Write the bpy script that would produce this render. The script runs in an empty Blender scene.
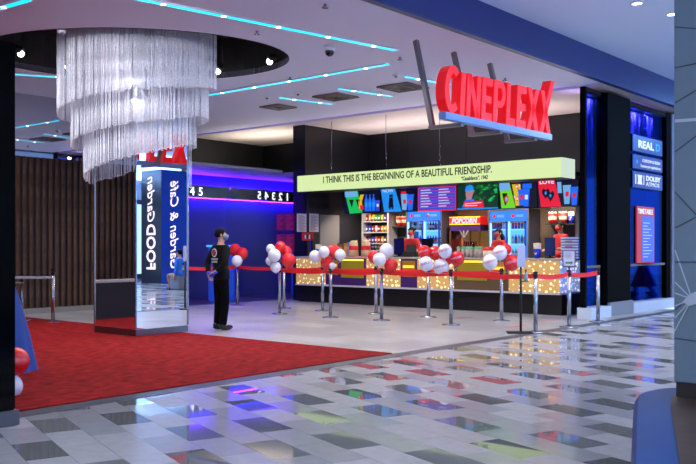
import bpy, bmesh, math, random
from mathutils import Vector, Matrix
random.seed(7)
C = bpy.context.scene.collection
SC = bpy.context.scene
PI = math.pi
# ------------------------------------------------------------------ camera frame
F, HZ, EYE = 870.0, 247.0, 1.42
CT, ST = math.cos(math.radians(40)), math.sin(math.radians(40))
def W(a, b): return (a*CT - b*ST, a*ST + b*CT)           # lateral / depth -> plan position
def ray(px): return W((px-348)/F, 1.0)
def fl(px, py):
    D = F*EYE/(py-HZ); r = ray(px); return (r[0]*D, r[1]*D)
def ce(px, py, z):
    D = F*(EYE-z)/(py-HZ); r = ray(px); return (r[0]*D, r[1]*D)
def aty(px, y):
    r = ray(px); return r[0]*y/r[1]
def atx(px, x):
    r = ray(px); return r[1]*x/r[0]
def dep(x, y): return -x*ST + y*CT
def zz(py, x, y): return EYE - (py-HZ)*dep(x, y)/F
def lin(c):
    return tuple((v/255/12.92 if v <= 10 else ((v/255+.055)/1.055)**2.4) for v in c)
# ------------------------------------------------------------------ materials
MATS = {}
def mat(name, rgb=(128,128,128), rough=.5, metal=0, spec=.5, emit=None, es=1.0, trans=0, alpha=1, coat=0):
    if name in MATS: return MATS[name]
    m = bpy.data.materials.new(name); m.use_nodes = True
    p = m.node_tree.nodes['Principled BSDF']
    p.inputs['Base Color'].default_value = (*lin(rgb), 1)
    p.inputs['Roughness'].default_value = rough
    p.inputs['Metallic'].default_value = metal
    p.inputs['Specular IOR Level'].default_value = spec
    p.inputs['Transmission Weight'].default_value = trans
    p.inputs['Alpha'].default_value = alpha
    p.inputs['Coat Weight'].default_value = coat
    if emit is not None:
        p.inputs['Emission Color'].default_value = (*lin(emit), 1)
        p.inputs['Emission Strength'].default_value = es
    MATS[name] = m; return m
class NT:
    def __init__(s, name):
        s.m = bpy.data.materials.new(name); s.m.use_nodes = True
        s.t = s.m.node_tree; s.p = s.t.nodes['Principled BSDF']; MATS[name] = s.m
    def n(s, typ, **kw):
        x = s.t.nodes.new(typ)
        for k, v in kw.items():
            if isinstance(v, tuple) and k.startswith('i'): pass
            setattr(x, k, v)
        return x
    def l(s, a, b): s.t.links.new(a, b)
    def math(s, op, a, b=None, c=None):
        x = s.n('ShaderNodeMath', operation=op)
        for i, v in enumerate((a, b, c)):
            if v is None: continue
            if isinstance(v, (int, float)): x.inputs[i].default_value = v
            else: s.l(v, x.inputs[i])
        return x.outputs[0]
    def ramp(s, fac, stops, const=False):
        x = s.n('ShaderNodeValToRGB'); s.l(fac, x.inputs[0]); r = x.color_ramp
        if const: r.interpolation = 'CONSTANT'
        while len(r.elements) > 1: r.elements.remove(r.elements[-1])
        r.elements[0].position = stops[0][0]; r.elements[0].color = (*stops[0][1], 1)
        for p_, c_ in stops[1:]:
            e = r.elements.new(p_); e.color = (*c_, 1)
        return x.outputs[0]
    def noise(s, scale, detail=3, vec=None):
        x = s.n('ShaderNodeTexNoise'); x.inputs['Scale'].default_value = scale; x.inputs['Detail'].default_value = detail
        if vec: s.l(vec, x.inputs['Vector'])
        return x.outputs[0]
    def coords(s, rot=0):
        tc = s.n('ShaderNodeTexCoord')
        mp = s.n('ShaderNodeMapping'); s.l(tc.outputs['Object'], mp.inputs[0]); mp.inputs['Rotation'].default_value = (0, 0, rot)
        sp = s.n('ShaderNodeSeparateXYZ'); s.l(mp.outputs[0], sp.inputs[0])
        return sp.outputs[0], sp.outputs[1], sp.outputs[2], mp.outputs[0]
def tile_mat(name, rot, L, H, stops, rstops, off=.5, bump=False):
    k = NT(name); x, y, z, v = k.coords(rot)
    row = k.math('FLOOR', k.math('DIVIDE', y, H))
    o = k.math('MULTIPLY', row, off)
    ux = k.math('ADD', k.math('DIVIDE', x, L), o)
    col = k.math('FLOOR', ux)
    cx = k.n('ShaderNodeCombineXYZ'); k.l(row, cx.inputs[0]); k.l(col, cx.inputs[1])
    wn = k.n('ShaderNodeTexWhiteNoise', noise_dimensions='3D'); k.l(cx.outputs[0], wn.inputs['Vector'])
    val = wn.outputs['Value']
    if bump:   # regular sequence: every third tile of a row is dark, the others light
        ph = k.math('FLOORED_MODULO', k.math('ADD', col, row), 3)
        isd = k.math('LESS_THAN', ph, .5)
        rnd = k.math('MULTIPLY', val, .24)
        dk = k.math('ADD', rnd, k.math('MULTIPLY', k.math('GREATER_THAN', val, .8), .5))
        lt = k.math('MULTIPLY_ADD', val, .55, .42)
        mxv = k.n('ShaderNodeMix', data_type='FLOAT'); k.l(isd, mxv.inputs[0]); k.l(lt, mxv.inputs[2]); k.l(dk, mxv.inputs[3]); val = mxv.outputs[0]
    c = k.ramp(val, stops, True)
    r = k.ramp(val, rstops, True)
    nz = k.noise(9, 4, v)
    mx = k.n('ShaderNodeMix', data_type='RGBA', blend_type='MULTIPLY'); mx.inputs[0].default_value = .25
    k.l(c, mx.inputs[6]); k.l(nz, mx.inputs[7])
    # joint lines
    fx = k.math('FRACT', ux); fy = k.math('FRACT', k.math('DIVIDE', y, H))
    j = k.math('MAXIMUM', k.math('LESS_THAN', fx, .006), k.math('LESS_THAN', fy, .012))
    mj = k.n('ShaderNodeMix', data_type='RGBA'); k.l(j, mj.inputs[0]); k.l(mx.outputs[2], mj.inputs[6]); mj.inputs[7].default_value = (.09, .09, .1, 1)
    k.l(mj.outputs[2], k.p.inputs['Base Color']); k.l(r, k.p.inputs['Roughness'])
    k.p.inputs['Specular IOR Level'].default_value = .7
    return k
# ------------------------------------------------------------------ mesh collector
class MB:
    def __init__(s): s.v = []; s.f = []; s.m = []; s.mats = []; s.sm = []
    def mi(s, m):
        if m not in s.mats: s.mats.append(m)
        return s.mats.index(m)
    def add(s, vs, fs, m, smooth=False):
        o = len(s.v); s.v += [tuple(v) for v in vs]; k = s.mi(m)
        for f in fs: s.f.append(tuple(i+o for i in f)); s.m.append(k); s.sm.append(smooth)
        return s
    def box(s, c, d, m, rz=0, bev=0):
        x, y, z = d[0]/2, d[1]/2, d[2]/2
        if bev:
            b = min(bev, x*.9, y*.9, z*.9); bm = bmesh.new(); bmesh.ops.create_cube(bm, size=1)
            for v in bm.verts: v.co = (v.co.x*2*x, v.co.y*2*y, v.co.z*2*z)
            bmesh.ops.bevel(bm, geom=bm.edges[:]+bm.verts[:], offset=b, segments=2, affect='EDGES')
            bm.verts.index_update(); vs = [v.co.copy() for v in bm.verts]; fs = [[v.index for v in f.verts] for f in bm.faces]; bm.free()
        else:
            vs = [Vector((sx*x, sy*y, sz*z)) for sx in (-1,1) for sy in (-1,1) for sz in (-1,1)]
            fs = [(0,1,3,2),(4,6,7,5),(0,4,5,1),(2,3,7,6),(0,2,6,4),(1,5,7,3)]
        cr, sr = math.cos(rz), math.sin(rz)
        return s.add([(c[0]+v.x*cr-v.y*sr, c[1]+v.x*sr+v.y*cr, c[2]+v.z) for v in vs], fs, m)
    def bx(s, x0, x1, y0, y1, z0, z1, m, bev=0):
        return s.box(((x0+x1)/2, (y0+y1)/2, (z0+z1)/2), (abs(x1-x0), abs(y1-y0), abs(z1-z0)), m, 0, bev)
    def tube(s, p0, p1, r0, m, r1=None, n=12, smooth=True):
        r1 = r0 if r1 is None else r1
        p0, p1 = Vector(p0), Vector(p1); d = (p1-p0).normalized()
        u = d.orthogonal().normalized(); w = d.cross(u)
        vs = []
        for p, r in ((p0, r0), (p1, r1)):
            for i in range(n):
                a = 2*PI*i/n; vs.append(p + u*math.cos(a)*r + w*math.sin(a)*r)
        fs = [(i, (i+1) % n, n+(i+1) % n, n+i) for i in range(n)]
        s.add(vs, fs, m, smooth)
        s.add(vs[:n], [tuple(range(n))[::-1]], m); s.add(vs[n:], [tuple(range(n))], m)
        return s
    def path(s, pts, r, m, n=8):
        for a, b in zip(pts, pts[1:]): s.tube(a, b, r, m, n=n)
        return s
    def lathe(s, prof, c, m, n=20, smooth=True, sx=1, sy=1):
        vs = []; k = len(prof)
        for i in range(n):
            a = 2*PI*i/n
            for r, z in prof: vs.append((c[0]+r*math.cos(a)*sx, c[1]+r*math.sin(a)*sy, c[2]+z))
        fs = [(i*k+j, ((i+1) % n)*k+j, ((i+1) % n)*k+j+1, i*k+j+1) for i in range(n) for j in range(k-1)]
        return s.add(vs, fs, m, smooth)
    def ball(s, c, r, m, n=16, k=10):
        rx, ry, rz = r if isinstance(r, tuple) else (r, r, r)
        vs = []
        for j in range(k+1):
            t = PI*j/k
            for i in range(n):
                a = 2*PI*i/n; vs.append((c[0]+rx*math.sin(t)*math.cos(a), c[1]+ry*math.sin(t)*math.sin(a), c[2]-rz*math.cos(t)))
        fs = [(j*n+i, j*n+(i+1) % n, (j+1)*n+(i+1) % n, (j+1)*n+i) for j in range(k) for i in range(n)]
        return s.add(vs, fs, m, True)
    def prism(s, poly, o, ux, uy, n, th, m):
        """polygon in the (ux,uy) plane at o, extruded by th along n"""
        o, ux, uy, n = Vector(o), Vector(ux), Vector(uy), Vector(n); k = len(poly)
        a = [o+ux*p[0]+uy*p[1] for p in poly]; b = [p+n*th for p in a]
        fs = [tuple(range(k))[::-1], tuple(range(k, 2*k))] + [(i, (i+1) % k, k+(i+1) % k, k+i) for i in range(k)]
        return s.add(a+b, fs, m)
    def build(s, name, parent=None, loc=(0,0,0)):
        me = bpy.data.meshes.new(name); me.from_pydata(s.v, [], s.f)
        for m in s.mats: me.materials.append(m)
        me.polygons.foreach_set('material_index', s.m); me.polygons.foreach_set('use_smooth', s.sm)
        bm = bmesh.new(); bm.from_mesh(me); bmesh.ops.remove_doubles(bm, verts=bm.verts, dist=1e-5)
        bmesh.ops.recalc_face_normals(bm, faces=bm.faces); bm.to_mesh(me); bm.free(); me.update()
        o = bpy.data.objects.new(name, me); C.objects.link(o); o.location = loc
        if parent: o.parent = parent
        return o
def tag(o, label, cat, group=None, kind=None):
    o['label'] = label; o['category'] = cat
    if group: o['group'] = group
    if kind: o['kind'] = kind
    return o
def thing(name, label, cat, loc=(0,0,0), rz=0, group=None):
    o = bpy.data.objects.new(name, None); C.objects.link(o); o.empty_display_size = .1
    o.location = loc; o.rotation_euler = (0, 0, rz)
    return tag(o, label, cat, group)
def struct(name, mb, label=None):
    o = mb.build(name); o['kind'] = 'structure'
    if label: o['label'] = label
    return o
def dup(root, loc, rz=None, label=None, group=None):
    def cp(o, par):
        c = o.copy(); C.objects.link(c)
        if par: c.parent = par
        for ch in kids.get(o.name, []): cp(ch, c)
        return c
    kids = {}
    for ob in list(C.objects):
        if ob.parent: kids.setdefault(ob.parent.name, []).append(ob)
    r = cp(root, None); r.location = loc
    if rz is not None: r.rotation_euler = (0, 0, rz)
    if label: r['label'] = label
    if group: r['group'] = group
    return r
def text(name, s, size, m, parent=None, loc=(0,0,0), rot=(PI/2,0,0), ext=.004, align='LEFT', width=None, bold=0, shear=0, kind=None, yscale=1):
    cu = bpy.data.curves.new(name, 'FONT'); cu.body = s; cu.size = size; cu.extrude = ext; cu.align_x = align
    cu.offset = bold; cu.shear = shear; cu.resolution_u = 3
    t = bpy.data.objects.new(name, cu); C.objects.link(t)
    bpy.context.view_layer.update()
    me = bpy.data.meshes.new_from_object(t.evaluated_get(bpy.context.evaluated_depsgraph_get()))
    C.objects.unlink(t); bpy.data.objects.remove(t)
    xs = [v.co.x for v in me.vertices]
    if width:
        k = width/(max(xs)-min(xs))
        for v in me.vertices: v.co.x *= k
    for v in me.vertices: v.co.y *= yscale
    me.materials.clear(); me.materials.append(m)
    o = bpy.data.objects.new(name, me); C.objects.link(o); o.location = loc; o.rotation_euler = rot
    if parent: o.parent = parent
    return o
# ------------------------------------------------------------------ common materials
CHROME = mat('brushed_steel', (150,152,160), .22, 1)
BLACK = mat('black_gloss', (8,8,10), .12, 0, .6)
BLACKM = mat('black_matt', (14,14,18), .6)
DARK = mat('dark_grey_wall', (40,40,46), .55)
WHITE = mat('white_plastic', (225,225,232), .4)
WHITEC = mat('ceiling_white', (208,212,236), .8)
RED = mat('balloon_red', (225,30,34), .22, coat=.4)
WBAL = mat('balloon_white', (226,224,238), .22, coat=.4)
MIRROR = mat('mirror', (235,236,242), .0, 1)
GOLD = mat('gold_leaf', (200,150,40), .35, .6)
PURPLE = mat('purple_panel', (58,26,92), .45)
GREYW = mat('warm_grey_wall', (120,112,108), .7)
BROWNW = mat('brown_wall', (88,70,54), .7)
REDC = mat('red_print', (210,30,30), .5)
SKIN = mat('skin', (205,150,120), .55)
HAIRM = mat('dark_hair', (14,10,9), .85, spec=.2)
SHIRTR = mat('red_shirt', (205,30,36), .75)
CLOTHB = mat('black_cloth', (15,15,18), .85)
def emi(name, rgb, s): return mat(name, (20,20,20), .4, emit=rgb, es=s)
CYAN = emi('cyan_led', (0,205,245), 2.2)
SPOT = emi('lamp_white', (255,255,255), 9)
BLUELED = emi('blue_led', (105,26,255), 75)
def glass(name, tint=(255,255,255), refl=.06, gtint=(255,255,255), mx_=1):
    m = bpy.data.materials.new(name); m.use_nodes = True; t = m.node_tree; t.nodes.clear()
    out = t.nodes.new('ShaderNodeOutputMaterial'); mx = t.nodes.new('ShaderNodeMixShader')
    tr = t.nodes.new('ShaderNodeBsdfTransparent'); gl = t.nodes.new('ShaderNodeBsdfGlossy')
    lw = t.nodes.new('ShaderNodeLayerWeight'); lw.inputs[0].default_value = .3
    mr = t.nodes.new('ShaderNodeMapRange'); mr.inputs[3].default_value = refl; mr.inputs[4].default_value = mx_
    t.links.new(lw.outputs['Fresnel'], mr.inputs[0]); t.links.new(mr.outputs[0], mx.inputs[0])
    tr.inputs[0].default_value = (*lin(tint), 1); gl.inputs[0].default_value = (*lin(gtint), 1); gl.inputs['Roughness'].default_value = .01
    t.links.new(tr.outputs[0], mx.inputs[1]); t.links.new(gl.outputs[0], mx.inputs[2]); t.links.new(mx.outputs[0], out.inputs[0])
    return m
CLEAR = glass('clear_glass'); 
TINT = glass('blue_light_glass', (150,170,235), .05, (60,130,240), .5)  # blue mall light put into the reflection tint
# ------------------------------------------------------------------ floors
XF = -6.75      # shop front line
tm = tile_mat('mall_tiles', math.radians(19), .55, .285,
    [(0,(.15,.155,.165)),(.12,(.20,.205,.215)),(.4,(.31,.31,.335)),(.54,(.37,.37,.395)),(.8,(.33,.33,.355))],
    [(0,(.015,)*3),(.12,(.04,)*3),(.4,(.2,)*3),(.54,(.26,)*3),(.8,(.12,)*3)], off=.5, bump=True)
b = MB().bx(XF, 12, -12, 45, -.1, 0, tm.m); struct('floor', b, 'polished mall floor of grey and white tiles')
ft = tile_mat('foyer_tiles', 0, 1.2, .6, [(0,(.36,.35,.36)),(.3,(.42,.41,.415)),(.6,(.33,.32,.33)),(.8,(.39,.38,.39))],
    [(0,(.28,)*3),(.5,(.33,)*3)], off=.5)
b = MB().bx(-20, XF-.22, -12, 20, -.1, 0, ft.m); struct('floor', b, 'pale grey foyer floor')
b = MB().bx(XF-.22, XF, -12, 45, -.1, .004, mat('threshold_metal', (74,76,86), .35, .3)); struct('trim_1', b, 'dark grey threshold strip')
k = NT('carpet'); n1 = k.noise(90, 4); n2 = k.noise(3, 3)
c1 = k.ramp(n1, [(.3,(.13,.003,.004)),(.7,(.36,.012,.012))]); c2 = k.ramp(n2, [(.3,(.72,.72,.72)),(.7,(1,1,1))])
mx = k.n('ShaderNodeMix', data_type='RGBA', blend_type='MULTIPLY'); mx.inputs[0].default_value = 1
k.l(c1, mx.inputs[6]); k.l(c2, mx.inputs[7]); k.l(mx.outputs[2], k.p.inputs['Base Color']); k.p.inputs['Roughness'].default_value = .95
bp = k.n('ShaderNodeBump'); bp.inputs['Strength'].default_value = .5; k.l(n1, bp.inputs['Height']); k.l(bp.outputs[0], k.p.inputs['Normal'])
k.p.inputs['Specular IOR Level'].default_value = .1
yb = fl(393, 354)[1]
b = MB(); b.bx(-16.2, XF-.23, -5, yb-.0, 0, .014, k.m)
o = b.build('red_carpet'); tag(o, 'red carpet laid across the cinema entrance floor', 'carpet')
# ------------------------------------------------------------------ ceilings
ZC, ZM = 4.65, 5.17
ea, eb = 2.6, 2.0; ecx, ecy = -3.6, 14.8
ell = [W(ecx+ea*math.cos(2*PI*i/64), ecy+eb*math.sin(2*PI*i/64)) for i in range(64)]
def holed(outer, hole, z0, z1, m):
    cu = bpy.data.curves.new('c', 'CURVE'); cu.dimensions = '2D'; cu.fill_mode = 'BOTH'; cu.extrude = (z1-z0)/2
    for pts in (outer, hole):
        s = cu.splines.new('POLY'); s.points.add(len(pts)-1); s.use_cyclic_u = True
        for p, q in zip(s.points, pts): p.co = (q[0], q[1], 0, 1)
    t = bpy.data.objects.new('t', cu); C.objects.link(t); bpy.context.view_layer.update()
    me = bpy.data.meshes.new_from_object(t.evaluated_get(bpy.context.evaluated_depsgraph_get()))
    C.objects.unlink(t); bpy.data.objects.remove(t)
    me.transform(Matrix.Translation((0,0,(z0+z1)/2))); me.materials.clear(); me.materials.append(m)
    return me
XB = -7.1
me = holed([(-20,-12),(XB,-12),(XB,16.3),(-20,16.3)], ell, ZC, ZC+.1, WHITEC)
o = bpy.data.objects.new('ceiling', me); C.objects.link(o); o['kind'] = 'structure'; o['label'] = 'white foyer ceiling with round recess'
b = MB().bx(-20, XB, 16.55, 20, ZC, ZC+.1, mat('ceiling_warm_lit', (190,180,172), .8)).bx(-20, XB, 16.3, 16.55, ZC+.15, ZC+.25, WHITEC).bx(-9, XB, 20, 45, ZC, ZC+.1, MATS['ceiling_warm_lit'])  # warm light tone put into the rear ceiling colour
struct('ceiling', b, 'rear foyer ceiling')
b = MB()
vs = [(p[0], p[1], z) for z in (ZC+.1, ZC+.75) for p in ell]
b.add(vs, [(i, (i+1) % 64, 64+(i+1) % 64, 64+i) for i in range(64)]+[tuple(range(64, 128))], BLACKM)
b.add([(p[0], p[1], z) for z in (ZC-.01, ZC+.1) for p in ell], [(i, (i+1) % 64, 64+(i+1) % 64, 64+i) for i in range(64)], BLACKM)
struct('ceiling', b, 'black round recess above the chandelier')
b = MB().bx(XB, 12, -12, 45, ZM, ZM+.1, mat('mall_ceiling', (200,220,245), .75)); struct('ceiling', b, 'pale blue white mall ceiling')
b = MB().bx(XB, XB+.12, -12, 45, ZC, ZM, mat('fascia_blue', (14,34,104), .35)).bx(XB, XB+.12, -12, 45, ZC-.04, ZC, mat('fascia_trim', (30,50,110), .4))
struct('trim_2', b, 'dark blue bulkhead above the shop front')
# led cove along the ceiling step
b = MB().bx(-20, XB-.3, 16.4, 16.46, ZC+.11, ZC+.145, emi('violet_led', (80,50,255), 2.5)); o = b.build('cove_light'); tag(o, 'violet light line in the step of the foyer ceiling', 'light')
# ------------------------------------------------------------------ walls
WX = -17.0
k = NT('slat_wood'); nz = k.noise(14, 5); cc = k.ramp(nz, [(.3,(.045,.020,.012)),(.7,(.10,.05,.03))]); k.l(cc, k.p.inputs['Base Color']); k.p.inputs['Roughness'].default_value = .6; k.p.inputs['Specular IOR Level'].default_value = .2
b = MB().bx(WX-.1, WX, -6, 13.0, 0, 3.33, BLACKM)
y = -6.0
while y < 12.95:
    b.bx(WX, WX+.045, y, y+.075, .12, 3.33, k.m); y += .15
b.bx(WX, WX+.05, -6, 13, 0, .12, mat('pale_skirting', (120,116,112), .5))
struct('wall_left', b, 'dark brown vertical slat wall')
b = MB().bx(WX-.1, WX, -6, 13.0, 3.33, ZC, mat('mirror_band', (190,195,205), .02, 1)); struct('wall_left', b, 'mirrored band above the slats')
b = MB().bx(WX-2.6, WX-.1, 12.9, 13.0, 0, ZC, BLACKM); struct('wall_left', b, 'dark return wall')
BLK = mat('black_panel_wall', (13,13,17), .35)
YB = 19.6
b = MB(); xx = -20
while xx < -8.0: b.bx(xx, min(xx+1.9, -7.6), YB, YB+.1, 0, ZC, BLK); xx += 1.91
struct('wall_back', b, 'black panel wall behind the kiosk')
b = MB().bx(-20.1, -20, -12, 20, 0, ZC, BLACKM); struct('wall_left', b, 'far side wall')
b = MB().bx(-15.76, -15.66, 16.95, YB, 0, ZC, BLK); struct('wall_side', b, 'black wall block left of the kiosk')
b = MB().bx(-16.1, -15.66, 16.9, 16.95, 0, ZC, BLK); struct('wall_side', b)
# alcove of the box office
AX, AY = -18.75, 16.9
BLUEW = mat('blue_wall', (36,28,126), .3)
b = MB().bx(AX-.1, AX, 13.0, AY, 0, 3.43, BLUEW); struct('wall_alcove', b, 'blue lit wall of the box office alcove')
b = MB().bx(AX, -16.1, AY, AY+.05, 0, 3.43, mat('alcove_mirror', (225,225,240), .03, 1)); struct('wall_alcove', b, 'dark mirrored wall of the alcove')
b = MB().bx(AX, -16.5, 13.0, AY, 3.43, 3.5, mat('alcove_soffit', (150,150,160), .5)); struct('ceiling', b, 'low soffit of the alcove')
b = MB().bx(AX, -16.5, 13.0, AY-.01, 0, .002, mat('alcove_floor', (60,60,80), .3)); struct('floor', b, 'alcove floor')
t = thing('number_band', 'black band with white illuminated numbers 1 to 5 on the blue alcove wall', 'sign', (AX, 15, 2.95))
MB().bx(.16, .2, -1.95, 1.88, -.17, .17, BLACK).build('panel', t)
NW = emi('number_white', (235,245,255), 2.2)
dn = atx(200.6, AX+.2)-atx(192.2, AX+.2)
for i, yy in enumerate([atx(192.2, AX+.2)+dn*q for q in (-3,-2,-1,0,1)]):
    text('number', str(i+1), .32, NW, t, (.206, yy-15, -.11), (PI/2, 0, PI/2), align='CENTER', bold=.004)
MB().bx(.02, .12, -1.95, 1.86, .14, .17, BLUELED).build('led_strip', t)
MB().bx(.02, .12, -1.95, 1.86, -.17, -.14, BLUELED).build('led_strip', t)
MB().bx(0, .16, -1.9, 1.8, -.03, .03, BLACKM).build('bracket', t)
# blue desk in the alcove
px_, py_ = W((222-348)/F*22.9, 22.9)
t = thing('ticket_desk', 'blue glowing ticket desk in the corner of the alcove behind the guard', 'desk', (px_, py_, 0), math.radians(40))
MB().bx(-.33, .33, -.2, .2, 0, 1.42, mat('desk_body', (20,60,150), .3, emit=(0,60,220), es=.35), .02).build('desk_body', t)
MB().bx(-.37, .37, -.25, .25, 1.42, 1.47, emi('desk_light', (40,150,255), 2)).build('desk_top', t)
# ------------------------------------------------------------------ mirror column
t = thing('mirror_column', 'square mirror clad column standing on the red carpet under the chandelier', 'column', (-11.9, 8.85, 0))
hx, hy = .56, .52
MB().bx(-hx, hx, -hy, hy, .12, ZC, MIRROR).build('mirror_cladding', t)
MB().bx(-hx-.004, hx+.004, -hy-.004, hy+.004, .016, .12, mat('steel_base', (120,120,128), .3, 1)).build('base_trim', t)
b = MB()
for sx in (-1, 1):
    for sy in (-1, 1): b.box((sx*hx, sy*hy, 2.38), (.025, .025, 4.5), CHROME)
b.build('corner_trim', t)
# ------------------------------------------------------------------ left pillar
t = thing('entrance_pillar', 'tall black glossy pillar at the left edge of the entrance', 'pillar', (-6.945, 3.165, 0))
MB().bx(-.42, .45, -.5, .45, .12, 3.05, mat('pillar_gloss', (4,4,5), .1, 0, .25), .01).build('pillar_body', t)
MB().bx(-.44, .47, -.52, .47, .005, .12, mat('pillar_base', (90,90,96), .4, .4)).build('base_trim', t)
# ------------------------------------------------------------------ right column and bench
k = NT('column_panel'); nz = k.noise(4, 3); cc = k.ramp(nz, [(.3,(.115,.16,.20)),(.7,(.135,.19,.23))]); k.l(cc, k.p.inputs['Base Color']); k.p.inputs['Roughness'].default_value = .45
CX0, CY0 = aty(674, 5.66), 5.66
t = thing('mall_column', 'wide grey blue column with engraved lines and a white starburst beside the bench', 'column', (CX0+.7, CY0+.7, 0))
MB().bx(-.7, .7, -.7, .7, .55, ZM, k.m, .004).build('panel_cladding', t)
MB().bx(-.69, .69, -.69, .69, .455, .55, mat('wood_plinth', (38,24,20), .6)).build('plinth', t)
def seg(mb, p, q, w, m, y, th=.004):
    p, q = Vector(p), Vector(q); d = (q-p).normalized(); nn = Vector((-d.y, d.x))*w/2
    mb.prism([(p+nn)[:], (q+nn)[:], (q-nn)[:], (p-nn)[:]], (0, y, 0), (1,0,0), (0,0,1), (0,-1,0), th, m)
def cpx(px, py):
    x = aty(px, CY0); return (x-CX0-.7, zz(py, x, CY0))
b = MB(); GR = mat('groove', (40,56,70), .6)
for l in (((675,27),(712,30)), ((675,68),(712,60)), ((675,103),(730,70)), ((675,152),(720,118)), ((675,192),(720,240)), ((675,228),(720,205)), ((675,262),(720,262)), ((675,310),(720,270)), ((675,338),(720,345))):
    seg(b, cpx(*l[0]), cpx(*l[1]), .006, GR, -.7)
b.build('engraved_lines', t)
b = MB(); WL = mat('white_lines', (170,176,186), .6)
hub = (692, 299)
for i_, q in enumerate(((675,250),(675,282),(675,293),(675,306),(675,318),(675,331))): seg(b, cpx(*q), cpx(*hub), .008, WL, -.7005-.0011*i_, .001)
seg(b, cpx(675,121), cpx(720,118), .02, WL, -.7005, .002)
b.prism([cpx(*q) for q in ((683,302),(689,295),(697,291),(712,288),(712,306),(696,304),(690,306))], (0,-.7085,0), (1,0,0), (0,0,1), (0,-1,0), .002, WL)
b.build('starburst_lines', t)
BZ = .45
outer = [(-1.34,3.315),(-1.576,3.9),(-1.96,4.88),(-2.17,5.42),(-2.225,5.58),(-2.235,5.77),(-2.19,5.94),(-2.13,6.03),(-2.06,7.1)]
inner = [(-1.13,3.3),(-1.363,3.93),(-1.593,4.526),(-1.88,5.265),(-1.966,5.53),(-2.01,5.64),(-2.012,5.8),(-2.01,5.9),(-2.01,7.1)]
t = thing('round_bench', 'curved bench with blue upholstered edge and dark wood deck around the grey column', 'bench', (-1.5, 5.0, 0))
b = MB(); sh = lambda p, z: (p[0]+1.5, p[1]-5.0, z)
k = NT('blue_leather'); nz = k.noise(5, 3); cc = k.ramp(nz, [(.3,(.004,.035,.14)),(.7,(.006,.045,.18))]); k.l(cc, k.p.inputs['Base Color']); k.p.inputs['Roughness'].default_value = .5; k.p.inputs['Specular IOR Level'].default_value = .25
n = len(outer); vs = []
for p, q in zip(outer, inner):
    m1 = (p[0]*.88+q[0]*.12, p[1]*.88+q[1]*.12)
    vs += [sh(p, .04), sh(p, BZ-.04), sh(m1, BZ+.005), sh(q, BZ), sh(q, .04)]
fs = [(i*5+j, (i+1)*5+j, (i+1)*5+(j+1) % 5, i*5+(j+1) % 5) for i in range(n-1) for j in range(5)]
fs += [(0,1,2,3,4), tuple((n-1)*5+j for j in range(5))]
b.add(vs, fs, k.m, False); b.build('upholstered_edge', t)
k = NT('deck_wood'); x, y, z, v = k.coords(); f = k.math('FRACT', k.math('DIVIDE', y, .13)); nz = k.noise(6, 5)
g = k.math('LESS_THAN', f, .09); c1 = k.ramp(nz, [(.3,(.022,.012,.009)),(.7,(.055,.034,.026))])
mj = k.n('ShaderNodeMix', data_type='RGBA'); k.l(g, mj.inputs[0]); k.l(c1, mj.inputs[6]); mj.inputs[7].default_value = (.015,.01,.01,1)
k.l(mj.outputs[2], k.p.inputs['Base Color']); k.p.inputs['Roughness'].default_value = .5; k.p.inputs['Specular IOR Level'].default_value = .25
poly = [(p[0]+1.5, p[1]-5) for p in inner] + [(1.0,2.1),(1.0,-1.7)]
b = MB().prism(poly, (0,0,.04), (1,0,0), (0,1,0), (0,0,1), BZ-.035, k.m); b.build('wood_deck', t)
b = MB().prism([(p[0]*.96, p[1]*.97) for p in poly], (0,0,0), (1,0,0), (0,1,0), (0,0,1), .05, BLACKM); b.build('base', t)
# ------------------------------------------------------------------ ceiling fixtures
def led(p, q, label):
    (x0, y0), (x1, y1) = p, q; L = math.hypot(x1-x0, y1-y0); a = math.atan2(y1-y0, x1-x0)
    t = thing('ceiling_light_strip', label, 'ceiling light', ((x0+x1)/2, (y0+y1)/2, ZC), a, 'cyan light lines in the foyer ceiling')
    MB().box((0,0,-.012), (L, .10, .02), CYAN).build('light_strip', t)
    MB().box((0,.06,-.012), (L+.04, .02, .024), WHITE).box((0,-.06,-.012), (L+.04, .02, .024), WHITE).build('frame', t)
    n = max(2, int(L/.85))
    for i in range(n):
        b = MB().lathe([(0,-.002),(.035,-.002),(.035,.004)], ((i+.5)*L/n-L/2, 0, -.026), SPOT, 10); b.build('spot_lamp', t)
    return t, L, n, a
ends = [((60,-18),(395,49),'longest cyan light line, running from above the chandelier towards the round camera dome'),
 ((207,94.5),(387,63.5),'second longest cyan light line, slanting up to the right beyond the recess'),
 ((281,97),(332,103.3),'short cyan light line right of the small wall corner, leftmost of the three short ones'),
 ((340,88),(392,95.5),'short cyan light line between two ceiling vents, left of the red letters'),
 ((407,76),(450,84),'short cyan light line partly behind the red letters'),
 ((-60,24),(27,-1),'cyan light line at the top left corner above the chandelier recess')]
for i, (p, q, lb) in enumerate(ends):
    P, Q = ce(*p, ZC), ce(*q, ZC); t, L, n, a = led(P, Q, lb)
    for j in range(n):
        if j % 2: continue
        f = (j+.5)/n; ld = bpy.data.lights.new('spot', 'SPOT'); ld.energy = 190; ld.spot_size = math.radians(135); ld.spot_blend = .6; ld.shadow_soft_size = .04; ld.color = (1,.93,.88)
        lo = bpy.data.objects.new('foyer_spot', ld); C.objects.link(lo); lo.location = (P[0]+(Q[0]-P[0])*f, P[1]+(Q[1]-P[1])*f, ZC-.06)
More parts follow.
